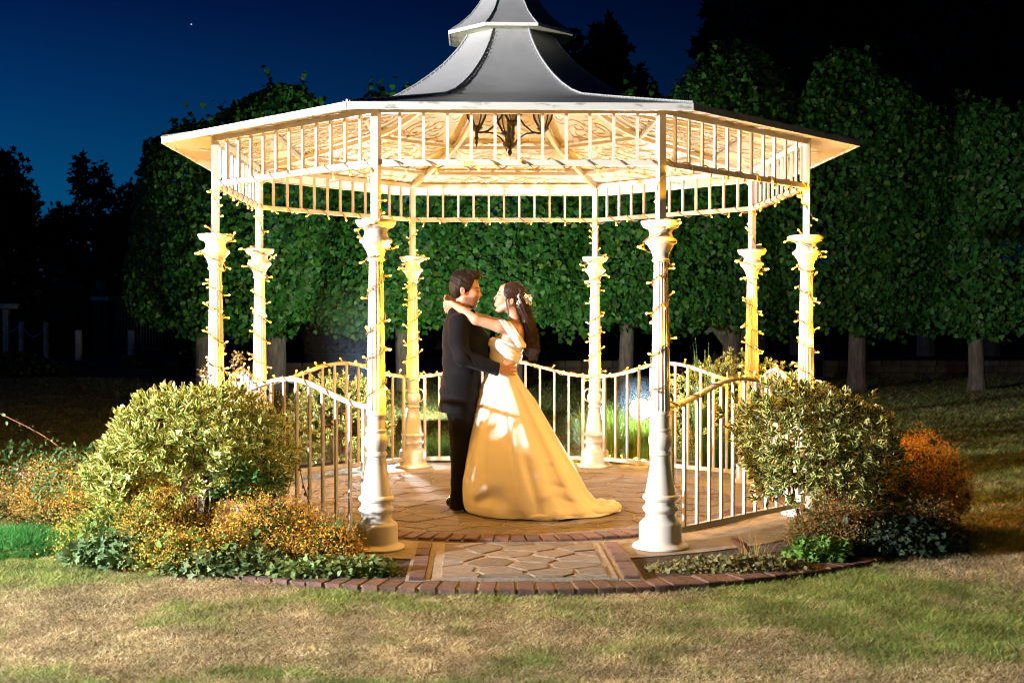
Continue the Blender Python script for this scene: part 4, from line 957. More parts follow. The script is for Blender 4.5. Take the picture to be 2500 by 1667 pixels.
def cloud(P, D, Nn, S, tmpl, col=None, Wd=1.):
    "one mesh from many leaves; returns V, F(tris), edge, rnd/col"
    TV, TF, TE = tmpl; n = len(P); k = len(TV)
    tr = []
    for f in TF:
        for j in range(1,len(f)-1): tr.append((f[0],f[j],f[j+1]))
    tr = np.array(tr); Rm = rotmats(D,Nn); T = TV*np.array([Wd,1,1])
    V = P[:,None,:]+np.einsum('nij,kj->nki', Rm, T)*np.asarray(S)[:,None,None]
    F = (tr[None]+(np.arange(n)*k)[:,None,None]).reshape(-1,3)
    e = np.tile(TE,(n,1)).ravel(); c = None if col is None else np.repeat(col,k,axis=0)
    return V.reshape(-1,3), F, e, c
def merge(parts):
    Vs,Fs,Es,Cs = [],[],[],[]; b = 0
    for V,F,e,c in parts: Vs.append(V); Fs.append(F+b); Es.append(e); Cs.append(c); b += len(V)
    return np.concatenate(Vs), np.concatenate(Fs), np.concatenate(Es), np.concatenate(Cs)
def leaf_mat(name, rough=.45, trans=.25, edge=None, spec=.5, thr=.62):
    m = mat(name, (.1,.2,.05), rough, Specular_IOR_Level=spec); N_,L_,b = nodes(m)
    a = N_.new('ShaderNodeAttribute'); a.attribute_name = 'Col'; src = a.outputs['Color']
    if edge:
        e = N_.new('ShaderNodeAttribute'); e.attribute_name = 'edge'; r = N_.new('ShaderNodeValToRGB'); L_.new(e.outputs['Fac'], r.inputs[0])
        r.color_ramp.elements[0].position = thr-.08; r.color_ramp.elements[1].position = thr+.06
        mx = N_.new('ShaderNodeMix'); mx.data_type = 'RGBA'; L_.new(r.outputs[0], mx.inputs['Factor']); L_.new(src, mx.inputs['A']); mx.inputs['B'].default_value = (*edge,1); src = mx.outputs['Result']
    L_.new(src, b.inputs['Base Color'])
    if trans:
        t = N_.new('ShaderNodeBsdfTranslucent'); L_.new(src, t.inputs['Color']); ms = N_.new('ShaderNodeMixShader'); ms.inputs[0].default_value = trans
        out = N_['Material Output']; L_.new(b.outputs[0], ms.inputs[1]); L_.new(t.outputs[0], ms.inputs[2]); L_.new(ms.outputs[0], out.inputs[0])
    return m
def cols(n, base, var=.25, hue=.1, rng=RNG):
    c = np.tile(np.array(base,float),(n,1)); b = 1+rng.uniform(-var,var,(n,1)); h = rng.uniform(-hue,hue,(n,1))
    return (c*b*np.concatenate([1+h,np.ones((n,1)),1-h*.5],1)).clip(0,1)
M['lime_leaf'] = leaf_mat('lime_leaves', .5, .3)
M['euon'] = leaf_mat('variegated_leaves', .35, .22, (.90,.80,.28), .45, .54)
M['gen_leaf'] = leaf_mat('green_leaves', .55, .22, spec=.3)
M['froth'] = leaf_mat('small_blossom', .7, .35, spec=.2)
M['grassb'] = leaf_mat('grass_blades', .6, .42, spec=.25)
M['bark'] = noise_col(mat('grey_bark', (.22,.19,.16), .9), [(.3,(.10,.085,.07)),(.6,(.24,.21,.18)),(1,(.36,.33,.29))], 6, 8, stretch=(3,3,.6), bump=.8, bscale=14, bdist=.03)
M['twig'] = mat('brown_twigs', (.10,.055,.03), .8)
M['rose_stem'] = mat('reddish_rose_stem', (.32,.13,.09), .6)
def emb(name, parts, material, parent=None, kind=None):
    V,F,e,c = merge(parts); o = link(name, mesh_data(name, V, F, material, False, {'edge':e,'Col':c}), parent)
    if kind: o['kind'] = kind
    return o
def lump(D, seed, amp, n=9):
    r = np.random.default_rng(seed); B = rnd_dir(n,r); A = r.uniform(.4,1,n); o = np.zeros(len(D))
    for b_,a in zip(B,A): o += a*np.exp(-((1-D@b_)/.12))
    return 1+amp*(o-.5)
# ---------------------------------------------------------------- round variegated bushes
def bush(c, r, n, label, seed, leaf=.06, base=(.09,.17,.03), lobes=(), group=None, stems=7):
    rng = np.random.default_rng(seed); o = empty('variegated_bush', (c[0],c[1],0), label, 'bush', group)
    D = rnd_dir(n,rng); D = D[D[:,2]>-.75]; n = len(D)
    rad = lump(D,seed,.10,16)*(1-.42*rng.random(n)**2.6)
    # sprigs: leaves grow in whorls on short shoots
    ns = n//7; SD = rnd_dir(ns,rng); SD = SD[SD[:,2]>-.8]; ns = len(SD); SR = lump(SD,seed,.24,22)*(1-.32*rng.random(ns)**2)*np.where(rng.random(ns)<.05,rng.uniform(1.05,1.22,ns),1)
    SP = SD*SR[:,None]*np.array(r)
    for (lx,ly,lz,lr,fr_) in lobes:
        m_k = rng.random(ns) < fr_; SP[m_k] = SD[m_k]*(1-.3*rng.random(m_k.sum())[:,None]**2)*lr+np.array([lx,ly,lz])
    ax = SD*.8+np.array([0,0,.55])+rng.normal(size=(ns,3))*.35; ax /= np.linalg.norm(ax,axis=1)[:,None]
    P=[];DD=[];NN=[];S=[];Cc=[]
    for j in range(8):
        a = rng.uniform(0,2*PI,ns); u = np.cross(ax, rnd_dir(ns,rng)); u /= np.linalg.norm(u,axis=1)[:,None]; v = np.cross(ax,u); sd = u*np.cos(a)[:,None]+v*np.sin(a)[:,None]
        off = (j/8)*leaf*1.1; op = 1.0-.75*(j/7); d = ax*(1-.62*op)+sd*op
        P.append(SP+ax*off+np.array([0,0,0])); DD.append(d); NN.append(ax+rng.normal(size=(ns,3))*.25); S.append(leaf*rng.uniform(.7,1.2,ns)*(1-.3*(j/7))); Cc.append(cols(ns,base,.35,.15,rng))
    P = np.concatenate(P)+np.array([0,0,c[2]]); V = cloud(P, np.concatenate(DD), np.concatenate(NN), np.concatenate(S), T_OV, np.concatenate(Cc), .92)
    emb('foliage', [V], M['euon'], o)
    mb = MB(); rr = random.Random(seed)
    for k in range(stems):
        a = rr.uniform(0,2*PI); q = rr.uniform(.15,.6); tp = Vector((r[0]*q*math.cos(a), r[1]*q*math.sin(a), c[2]+r[2]*rr.uniform(-.1,.5))); b_ = Vector((.06*math.cos(a),.06*math.sin(a),0)); md = (tp+b_)/2+Vector((rr.uniform(-.06,.06),rr.uniform(-.06,.06),-.05))
        mb.tube([b_,md,tp],[.014,.010,.004],5)
        for _ in range(3):
            q_ = md.lerp(tp,rr.random()); mb.tube([q_, q_+Vector((rr.uniform(-.2,.2),rr.uniform(-.2,.2),rr.uniform(.0,.2)))],[.005,.002],4)
    mb.build('stem', M['twig'], o, smooth=True); return o
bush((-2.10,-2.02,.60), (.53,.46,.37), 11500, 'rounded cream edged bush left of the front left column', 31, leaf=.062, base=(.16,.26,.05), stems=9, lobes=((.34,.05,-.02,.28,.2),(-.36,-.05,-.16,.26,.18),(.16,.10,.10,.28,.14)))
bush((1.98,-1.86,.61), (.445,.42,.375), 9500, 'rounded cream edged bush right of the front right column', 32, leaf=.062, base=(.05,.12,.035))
bush((-1.62,2.25,.45), (.52,.4,.40), 3200, 'cream edged bush seen through the left rear balustrade', 33)
bush((2.28,2.45,.52), (.58,.45,.50), 4200, 'cream edged bush behind the rear right balustrade, by the flash lamp', 34)
# ---------------------------------------------------------------- froth plants (lady's mantle) with tiny orange yellow flower heads
def froth(c, r, n, label, seed, col=(.50,.26,.05), leafc=(.07,.13,.03), group=None, h0=.0, fsize=.011, name='flowering_plant', spikes=False):
    rng = np.random.default_rng(seed); o = empty(name, (c[0],c[1],0), label, 'plant', group)
    D = rnd_dir(n//34+1,rng); D[:,2] = np.abs(D[:,2])*.9+.05; D /= np.linalg.norm(D,axis=1)[:,None]; m = len(D)
    cen = D*(lump(D,seed,.22,12)*rng.uniform(.55,1,m))[:,None]*np.array(r)+np.array([0,0,c[2]])
    reps = 34; P = np.repeat(cen,reps,axis=0)+rng.normal(size=(m*reps,3))*np.array([.034,.034,.030])
    P[:,2] = np.maximum(P[:,2],.01); q = len(P)
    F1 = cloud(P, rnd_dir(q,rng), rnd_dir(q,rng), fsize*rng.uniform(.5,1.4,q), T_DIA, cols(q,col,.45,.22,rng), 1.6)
    emb('blossom', [F1], M['froth'], o)
    nl = n//16; D2 = rnd_dir(nl,rng); D2[:,2] = np.abs(D2[:,2]); P2 = D2*(rng.uniform(.35,.92,nl))[:,None]*np.array(r)+np.array([0,0,c[2]*.6]); P2[:,2] = np.maximum(P2[:,2],.015)
    L1 = cloud(P2, D2+rng.normal(size=(nl,3))*.6, D2*.5+np.array([0,0,1.]), rng.uniform(.025,.05,nl), T_HEART, cols(nl,leafc,.4,.2,rng))
    emb('foliage', [L1], M['gen_leaf'], o)
    # fine stalks
    k = m; bs = cen*np.array([.35,.35,0]); mid = (bs+cen)/2+rng.normal(size=(k,3))*.02; wd = .0018
    side = np.cross(cen-bs+1e-4, rnd_dir(k,rng)); side /= np.linalg.norm(side,axis=1)[:,None]+1e-9
    V = np.stack([bs-side*wd,bs+side*wd,cen+side*wd*.6,cen-side*wd*.6],1).reshape(-1,3); F = (np.array([[0,1,2],[0,2,3]])[None]+(np.arange(k)*4)[:,None,None]).reshape(-1,3)
    emb('stalks', [(V,F,np.zeros(len(V)),np.tile(np.array([[.16,.14,.05]]),(len(V),1)))], M['gen_leaf'], o, 'stuff')
    return o
OR = (.74,.46,.09); OR2 = (.50,.20,.06)
YG = (.44,.46,.09)
froth((-2.62,-1.90,.10),(.40,.30,.50),11000,'orange flowering clump at the left foot of the large left bush',41,OR)
froth((-3.05,-1.55,.12),(.36,.32,.42),8000,'orange flowering clump farthest left in the bed',42,(.66,.40,.10))
froth((-2.15,-2.45,.06),(.34,.22,.40),9000,'orange flowering clump in front of the large left bush',43,OR)
froth((-1.52,-2.52,.05),(.36,.24,.36),10000,'orange flowering clump between the left bush and the front left column',44,OR)
froth((-1.16,-2.60,.03),(.22,.20,.24),5000,'low orange flowering clump beside the foot of the front left column',45,(.70,.42,.08))
froth((-2.50,-2.42,.03),(.34,.24,.34),8000,'yellow green frothy clump between the leftmost orange clumps',50,YG,(.10,.20,.05))
froth((-1.95,-2.78,.01),(.36,.16,.24),8000,'low orange and green frothy clump behind the ivy',149,(.66,.46,.09),(.13,.23,.05))
froth((-3.45,-1.25,.10),(.34,.30,.34),5000,'pale orange frothy clump at the left edge behind the grass mound',150,(.50,.32,.10))
froth((2.86,-1.40,.14),(.42,.38,.60),15000,'rust orange bush standing at the far right end of the bed',46,(.95,.46,.06),(.15,.13,.02),fsize=.013)
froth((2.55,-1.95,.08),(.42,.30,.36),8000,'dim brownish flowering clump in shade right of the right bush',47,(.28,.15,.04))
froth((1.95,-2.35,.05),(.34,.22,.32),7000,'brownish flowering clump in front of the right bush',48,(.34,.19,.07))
froth((-1.75,-1.50,.55),(.30,.22,.42),3500,'small leaved climber on top of the large left bush by the left front column',49,(.30,.20,.05),(.10,.14,.03))
# ---------------------------------------------------------------- leafy ground plants
def leafy(c, r, n, label, seed, col, size=(.03,.05), tmpl=T_IVY, name='ground_plant', cat='plant', up_=.6, group=None, Wd=1.):
    rng = np.random.default_rng(seed); o = empty(name, (c[0],c[1],0), label, cat, group)
    D = rnd_dir(n,rng); D[:,2] = np.abs(D[:,2]); P = D*(lump(D,seed,.2,10)*(1-.6*rng.random(n)**2))[:,None]*np.array(r)+np.array([0,0,c[2]]); P[:,2] = np.maximum(P[:,2],.015)
    Dd = D*.5+rng.normal(size=(n,3))*.5-np.array([0,0,.25]); Nn = D*.8+np.array([0,-.3,up_])+rng.normal(size=(n,3))*.3
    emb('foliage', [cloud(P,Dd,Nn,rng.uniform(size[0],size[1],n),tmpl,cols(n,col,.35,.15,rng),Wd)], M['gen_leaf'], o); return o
leafy((-2.28,-2.62,.04),(.42,.20,.15),1100,'pale green lobed ivy spilling onto the lawn left of the bed',51,(.13,.215,.085),(.03,.075))
leafy((-1.70,-2.83,.02),(.42,.17,.11),1100,'low ivy along the brick edge before the left clumps',52,(.13,.20,.075),(.022,.06))
leafy((-1.10,-2.95,.02),(.40,.15,.075),1200,'low weeds between the front left column and the path',53,(.15,.23,.07),(.018,.045),T_HEART)
leafy((-3.55,-.95,.12),(.45,.40,.40),1500,'glossy dark green shrub at the left edge of the picture',54,(.05,.13,.04),(.03,.05),T_DIA,'shrub','shrub')
leafy((-2.85,-1.75,.30),(.35,.30,.36),1500,'small leaved rose bush behind the left orange clumps',55,(.09,.17,.05),(.022,.036),T_DIA,'rose_bush','shrub')
leafy((-1.72,-2.15,.34),(.24,.22,.24),900,'bright green leafy shoots at the right foot of the left bush',56,(.07,.19,.05),(.03,.05),T_DIA,'leafy_shoots')
leafy((1.80,-2.60,.02),(.20,.13,.12),300,'bright lobed leaves in the bed in front of the right bush',57,(.14,.28,.05),(.035,.07))
leafy((1.25,-2.85,.01),(.50,.16,.075),1500,'low trailing weeds along the bricks right of the path',58,(.17,.17,.07),(.014,.03),T_HEART)
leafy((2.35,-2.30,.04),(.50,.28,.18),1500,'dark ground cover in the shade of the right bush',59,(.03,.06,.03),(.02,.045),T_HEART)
leafy((-.92,-2.98,.0),(.22,.12,.09),500,'small green weed patch beside the path bricks on the left',60,(.12,.24,.06),(.014,.03),T_DIA)
# ---------------------------------------------------------------- grass tussocks
def tuft(c, n, h, spread, label, seed, col, lean=.6, wd=.0035, name='grass_tuft', group=None):
    rng = np.random.default_rng(seed); o = empty(name, (c[0],c[1],0), label, 'grass tuft', group)
    a = rng.uniform(0,2*PI,n); q = rng.random(n)**.6; b = np.stack([np.cos(a)*q*spread[0]*.35, np.sin(a)*q*spread[1]*.35, 0*a],1)
    H = h*rng.uniform(.5,1.1,n); ln = rng.uniform(.2,1,n)*lean; a2 = a+rng.normal(size=n)*.5
    side = np.stack([-np.sin(a2),np.cos(a2),0*a2],1)*wd; out = np.stack([np.cos(a2)*spread[0]/max(spread),np.sin(a2)*spread[1]/max(spread),0*a2],1)*max(spread)
    V=[]; K=5
    for i in range(K):
        t = i/(K-1); cen = b+out*(ln*t**1.8)[:,None]+np.array([0,0,1.])*(H*(t-.35*ln*t**3))[:,None]; w_ = (1-t*.92)
        V.append(cen-side*w_); V.append(cen+side*w_)
    V = np.stack(V,1).reshape(-1,3); f = np.array([[2*i,2*i+1,2*i+3] for i in range(K-1)]+[[2*i,2*i+3,2*i+2] for i in range(K-1)])
    F = (f[None]+(np.arange(n)*2*K)[:,None,None]).reshape(-1,3); cc = np.repeat(cols(n,col,.3,.2,rng),2*K,axis=0)
    emb('blades', [(V,F,np.zeros(len(V)),cc)], M['grassb'], o); return o
tuft((-1.18,-2.36),420,.30,(.34,.26),'green grass tussock against the foot of the front left column',61,(.10,.19,.04))
tuft((-1.62,-2.62),150,.24,(.22,.15),'thin grass growing through the orange clump left of the column',62,(.13,.24,.05))
tuft((-2.40,-2.30),120,.34,(.2,.15),'upright grass blades among the leftmost orange clumps',63,(.10,.22,.05))
tuft((1.02,2.75),1100,.62,(.6,.25),'tall grass glowing behind the rear right column, left of it',64,(.16,.26,.04))
tuft((1.50,2.95),1000,.52,(.50,.25),'tall grass behind the rear balustrade beside the flash lamp',65,(.14,.24,.04))
tuft((-.60,2.8),500,.34,(.7,.2),'low grass behind the rear balustrade left of the couple',66,(.06,.12,.02))
tuft((2.05,2.45),130,1.28,(.30,.25),'tall spiky blades rising above the rear right bush',67,(.14,.22,.06),.8,.008)
tuft((1.42,-2.55),60,.26,(.30,.2),'dry thin stalks in the bed beside the front right column',68,(.42,.32,.14),1.,.0018)
tuft((2.1,1.9),350,.45,(.3,.2),'green strap leaves inside the right rear balustrade',69,(.05,.14,.04),.7,.006)
# the vivid mossy mound at the left edge of the lawn
rng = np.random.default_rng(70); n = 16000; D = rnd_dir(n,rng); D[:,2] = np.abs(D[:,2]); P = D*np.array([.40,.34,.10])*(1.12-.35*rng.random(n)**1.5)[:,None]*lump(D,5,.12,14)[:,None]
o = empty('grass_mound', (-3.22,-2.02,0), 'vivid green mossy grass mound at the left edge of the lawn', 'grass mound')
emb('blades', [cloud(P, D*.7+rng.normal(size=(n,3))*.4, rnd_dir(n,rng), rng.uniform(.03,.06,n), T_TRI, cols(n,(.06,.34,.08),.35,.15,rng)*(.75+.25*rng.random((n,1)))+np.array([.10,.06,.01])*(rng.random((n,1))<.3), .07)], M['grassb'], o)
# arching rose shoots
def shoot(P, label, seed, nleaf=30, leafc=(.12,.20,.06), flowers=0, r=.0055):
    o = empty('rose_shoot', P[0], label, 'rose shoot'); P0 = Vector(P[0]); pts = []
    C_ = [Vector(p)-P0 for p in P]
    for i in range(len(C_)-1):
        a,b = C_[i],C_[i+1]; p0 = C_[max(i-1,0)]; p3 = C_[min(i+2,len(C_)-1)]
        for k in range(8):
            t = k/8; pts.append(.5*((2*a)+(b-p0)*t+(2*p0-5*a+4*b-p3)*t*t+(3*a-p0-3*b+p3)*t**3))
    pts.append(C_[-1]); mb = MB(); mb.tube(pts, [r*(1-.7*i/len(pts)) for i in range(len(pts))], 5); mb.build('stem', M['rose_stem'], o, smooth=True)
    rng = np.random.default_rng(seed); A = np.array([list(p) for p in pts]); i = rng.integers(2,len(A),nleaf); Pq = A[i]+rng.normal(size=(nleaf,3))*.025
    parts = [cloud(Pq, rnd_dir(nleaf,rng), rnd_dir(nleaf,rng)+np.array([0,-.5,.6]), rng.uniform(.022,.042,nleaf), T_OV, cols(nleaf,leafc,.3,.15,rng),1.2)]
    emb('leaves', parts, M['gen_leaf'], o)
    if flowers:
        i = rng.integers(len(A)//2,len(A),flowers*9); Pq = A[i]+rng.normal(size=(len(i),3))*.022
        emb('blossom', [cloud(Pq, rnd_dir(len(i),rng), rnd_dir(len(i),rng), rng.uniform(.01,.02,len(i)), T_HEART, cols(len(i),(.7,.6,.5),.2,.1,rng))], M['froth'], o)
def P3(u,v,Y): p = px(u,v,Y); return (p.x,p.y,p.z)
shoot([P3(330,1230,-1.6),P3(250,1170,-1.6),P3(170,1110,-1.6),P3(100,1060,-1.6),P3(0,1010,-1.6),P3(-90,975,-1.6)],'long arching thorny rose shoot reaching out to the left picture edge',71,60)
shoot([P3(300,1240,-1.5),P3(200,1190,-1.5),P3(90,1165,-1.5),P3(45,1150,-1.5)],'small rose shoot with pale flowers below the arching one',72,40,flowers=6)
shoot([P3(420,1290,-1.9),P3(330,1190,-1.9),P3(290,1110,-1.9),P3(262,1060,-1.9)],'upright rose shoot beside the left bush with fading flowers',73,45,flowers=5)
shoot([P3(760,1240,-1.95),P3(740,1180,-1.95),P3(728,1120,-1.95)],'thin dark shoot in front of the left balustrade',74,10)
shoot([P3(1860,1200,-2.0),P3(1900,1225,-2.0),P3(1960,1260,-2.0)],'bare reddish twig crossing the right balustrade foot',75,4)
shoot([P3(555,970,-1.5),P3(575,920,-1.5),P3(570,880,-1.5),P3(590,865,-1.5)],'flowering shoot rising in front of the left rear column',76,45,(.18,.15,.05),flowers=4,r=.003)
shoot([P3(520,980,-1.5),P3(505,930,-1.5),P3(498,905,-1.5)],'flowering shoot rising in front of the left front column',77,40,(.22,.17,.05),flowers=4,r=.003)
# rusty metal edge sticking out of the bed on the right
mb = MB(); mb.tube([(1.42,-2.42,.0),(1.38,-2.44,.06),(1.33,-2.45,.10),(1.30,-2.45,.115)],[.035,.03,.016,.004],7); tag(mb.build('dead_leaf', mat('rust_brown_leaf', (.16,.05,.025), .7), smooth=True),'curled rust brown dead leaf standing in the bed beside the front right column','leaf')
# ================================================================ LAWN BLADES
def vn2(P, sc, seed): return vnoise(np.concatenate([P*1., np.zeros((len(P),1))],1), sc, seed)
def lawn_patch(P, seed):
    g = vn2(P*np.array([.75,1.25]),.8,1)*.36+vn2(P*np.array([.8,1.3]),2.3,2)*.36+vn2(P,6.,3)*.28
    g = g+.055*np.exp(-((P[:,1]+3.5)/.5)**2)-.08*np.exp(-((P[:,1]+4.4)/.4)**2)*np.clip((1.5-P[:,0])/2,0,1)
    g += .22*np.exp(-(((P[:,0]+3.1)/.7)**2+((P[:,1]+2.6)/.45)**2)) + np.clip((P[:,1]+2.2)/3,0,1)*.25
    return np.clip((g-.42)/.27,0,1)
def blades(n, ylo, yhi, name, seed, L0=.032, wd=.10, power=1.5, dens=None):
    rng = np.random.default_rng(seed)
    u = rng.random(n); Y = CAM.y+((yhi-CAM.y)**(1-power)*u+(ylo-CAM.y)**(1-power)*(1-u))**(1/(1-power)); d = Y-CAM.y
    X = CAM.x+.028*d+rng.uniform(-.47,.47,n)*d*1.02; P = np.stack([X,Y],1); r = np.hypot(X,Y); P = P[r>3.39]; n = len(P)
    g = lawn_patch(P,1); g = np.clip(g+rng.normal(size=n)*.27,0,1); hgt = vn2(P,9.,7); hgt = np.clip((hgt-.35)/.4,0,1)
    straw = np.array([.68,.53,.30]); pale = np.array([.86,.74,.50]); brown = np.array([.24,.155,.085]); grn = np.array([.15,.28,.05]); olive = np.array([.42,.42,.13])
    t = rng.random((n,1)); dry = np.where(t<.5,straw,np.where(t<.72,pale,brown)); gr = np.where(rng.random((n,1))<.6,grn,olive)
    c = (dry*(1-g[:,None])+gr*g[:,None])*(1+rng.uniform(-.25,.25,(n,1)))*(.62+.72*vn2(P,6.,11))[:,None]
    a = rng.uniform(0,2*PI,n); tilt = rng.uniform(.10,.9,n)*(1-g*.2)+g*.35; tilt = np.where(rng.random(n)<.10,1.3,tilt)
    D = np.stack([np.cos(a),np.sin(a),tilt],1); Nn = np.stack([rng.normal(size=n)*.6,rng.normal(size=n)*.6-.5,np.ones(n)],1)
    gzv = -.024+.012*np.sin(P[:,0]*.9+1)*np.cos(P[:,1]*.7)
    dd = P[:,1]-CAM.y; S = L0*rng.uniform(.5,1.5,n)*(.75+.35*g+.45*hgt)*(dd/5.5)**.55
    P3_ = np.concatenate([P,(gzv+rng.uniform(0,.012,n))[:,None]],1)
    o = emb(name, [cloud(P3_,D,Nn,S,T_TRI,c,wd)], M['grassb'], None, 'stuff'); return o
blades(620000,-5.6,-1.5,'lawn_grass',81,.0185,.115,1.9)
blades(260000,-1.5,22,'lawn_grass',82,.025,.16,1.7)
# ================================================================ PLEACHED LIMES
def shape_super(D, r, p=3.2): return D/((np.abs(D)**p).sum(1)**(1/p))[:,None]*np.array(r)
def lime(x, y, label, seed, w_=1.42, zc=3.75, h=2.35, n=15000, trunk=.17, fork=False):
    rng = np.random.default_rng(seed); o = empty('lime_tree', (x,y,0), label, 'tree', 'row of clipped trees behind the gazebo')
    D = rnd_dir(n,rng); D[:,1] = np.where(rng.random(n)<.75,-np.abs(D[:,1]),D[:,1]); D[:,2] = np.where(D[:,2]<-.7, D[:,2]*.6, D[:,2]); D /= np.linalg.norm(D,axis=1)[:,None]
    S_ = shape_super(D,(w_,1.15,h),2.45)*(lump(D,seed,.20,34)*(1-.25*rng.random(n)**2.2))[:,None]
    # loose shoots breaking the top outline
    k = n//9; a = rng.integers(0,n,k//14); T = S_[a]; T = T[T[:,2]>h*.45]; m = len(T); sh_ = np.repeat(T,14,axis=0)+np.abs(rng.normal(size=(m*14,1)))*np.array([[0,0,.26]])*rng.uniform(.2,1,(m*14,1))+rng.normal(size=(m*14,3))*.04
    P = np.concatenate([S_,sh_])+np.array([0,0,zc]); n = len(P); lo_ = P[:,2] < 1.5; P[lo_,2] = 1.5+rng.normal(size=lo_.sum())*.13-.12*np.cos(P[lo_,0]*2.1+seed); q = P-np.array([0,0,zc]); q = q/np.linalg.norm(q,axis=1)[:,None]
    Dd = np.array([0,0,-.75])+rng.normal(size=(n,3))*.55; Nn = q*.9+np.array([0,-.5,.35])+rng.normal(size=(n,3))*.45
    c = cols(n,(.045,.19,.030),.6,.35,rng); yl = rng.random(n)<.05; c[yl] = c[yl]*np.array([3.,1.6,1.])
    emb('crown', [cloud(P,Dd,Nn,rng.uniform(.075,.14,n),T_HEART,c,.95)], M['lime_leaf'], o)
    mb = MB(); rr = random.Random(seed); lean = rr.uniform(-.06,.06)
    mb.tube([(0,0,-.05),(lean*.2,0,.35),(lean*.6,.02,1.0),(lean,0,1.7),(lean,0,3.0)],[trunk*1.35,trunk*1.05,trunk,trunk*.95,trunk*.5],12)
    mb.build('trunk', M['bark'], o, smooth=True); mb = MB()
    for j in range(7):
        a = rr.uniform(0,2*PI); z = rr.uniform(1.3,2.2); e = Vector((math.cos(a)*rr.uniform(.6,1.1),math.sin(a)*.7,z+rr.uniform(.3,.9)))
        mb.tube([(lean,0,z-.1),(e.x*.4,e.y*.4,z+.25),tuple(e)],[trunk*.45,trunk*.3,.03],7)
    if fork: mb.tube([(lean*.5,0,.9),(-.35,-.05,1.35),(-.6,-.1,1.75)],[trunk*.7,trunk*.6,trunk*.5],8); mb.tube([(lean*.5,0,.9),(.35,.05,1.35),(.6,.1,1.75)],[trunk*.7,trunk*.6,trunk*.5],8)
    mb.build('limb', M['bark'], o, smooth=True); return o
TR = [(500,16.5,'clipped lime tree at the left end of the row, behind the left columns',3.40,2.05,.18),
      (672,16,'clipped lime tree with thick trunk between the two left columns',3.55,2.15,.22),
      (985,16,'clipped lime tree behind the rear left column',3.55,2.25,.15),
      (1255,16,'clipped lime tree hidden behind the couple',3.55,2.25,.17),
      (1527,16,'clipped lime tree with pale trunk beside the rear right column',3.6,2.3,.155),
      (1785,16,'clipped lime tree with forked limbs behind the right balustrade',3.75,2.45,.20),
      (2092,16,'clipped lime tree with pale trunk right of the gazebo',3.75,2.45,.19),
      (2385,16,'clipped lime tree near the right picture edge',3.65,2.35,.16),
      (2680,16,'clipped lime tree cut by the right picture edge',3.6,2.3,.17)]
for i,(u,y,lab,zc,h,tr_) in enumerate(TR):
    p = px(u,900,y); lime(p.x,y,lab,100+i,1.50 if i else 1.25,zc,h,15000,tr_,fork=(i==5))
# long dark hedge closing the garden
rng = np.random.default_rng(170); n = 16000; o = empty('hedge', (0,47,0), 'long dark hedge closing the far side of the garden', 'hedge')
P = np.stack([rng.uniform(-48,48,n), rng.uniform(-.9,.1,n), rng.random(n)**.8*3.6],1); P[:,2] *= 1+.12*np.sin(P[:,0]*1.3)+.08*np.sin(P[:,0]*3.1)
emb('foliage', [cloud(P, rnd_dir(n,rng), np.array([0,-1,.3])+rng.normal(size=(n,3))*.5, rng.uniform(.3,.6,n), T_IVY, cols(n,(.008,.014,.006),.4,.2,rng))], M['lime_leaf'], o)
mb = MB(); mb.box((0,.35,1.5),(96,.8,3.0)); mb.build('dark_core', M['soil'], o)  # solid dark box added so no sky shows through the leaves
# dark tall trees beyond
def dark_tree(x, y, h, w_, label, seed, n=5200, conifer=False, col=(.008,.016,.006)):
    rng = np.random.default_rng(seed); o = empty('dark_conifer' if conifer else 'dark_tree', (x,y,0), label, 'tree', 'dark trees beyond the lawn')
    t = rng.random(n)**.8; a = rng.uniform(0,2*PI,n)
    if conifer: r = w_*(1-t)**.75*(.75+.25*np.sin(t*60+rng.random()*5))*(.6+.4*rng.random(n)); P = np.stack([r*np.cos(a),r*np.sin(a),h*(.08+.92*t)],1)
    else:
        nb = 16; C_ = np.stack([rng.uniform(-.75,.75,nb)*w_,rng.uniform(-.5,.5,nb)*w_,rng.uniform(.3,.86,nb)*h],1); C_[:,0] *= (1.25-C_[:,2]/h); j = rng.integers(0,nb,n); P = C_[j]+rnd_dir(n,rng)*(rng.random((n,1))**.4)*np.array([w_*.38,w_*.38,h*.15])*rng.uniform(.6,1.1,(nb,1))[j]
    sz = rng.uniform(.35,.75,n)*h/9*.55
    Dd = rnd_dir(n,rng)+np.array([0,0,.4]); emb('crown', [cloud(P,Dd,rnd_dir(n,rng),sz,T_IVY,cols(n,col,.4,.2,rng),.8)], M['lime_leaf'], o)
    mb = MB(); mb.tube([(0,0,-.1),(0,0,h*.5)],[.02*h,.012*h],8); mb.build('trunk', M['bark'], o, smooth=True)
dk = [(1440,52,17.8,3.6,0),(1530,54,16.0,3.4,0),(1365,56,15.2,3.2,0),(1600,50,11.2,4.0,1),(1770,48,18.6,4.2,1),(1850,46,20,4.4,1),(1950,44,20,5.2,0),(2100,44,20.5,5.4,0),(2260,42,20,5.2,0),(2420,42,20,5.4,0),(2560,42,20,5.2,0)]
PL = ['dark tree behind the roof, nearest the spire','dark tree behind the roof, second from the spire','dark tree partly hidden by the spire','short dark conifer in the dip of the skyline','tall dark conifer right of the sky gap','tall dark conifer above the clipped trees','huge dark tree filling the upper right sky','huge dark tree above the right clipped trees','huge dark tree near the upper right corner','huge dark tree in the upper right corner','huge dark tree cut by the right picture edge']
for i,(u,y,h,w_,cf) in enumerate(dk):
    p = px(u,700,y); dark_tree(p.x,y,h,w_,PL[i],200+i,9000 if not cf else 7000,bool(cf))
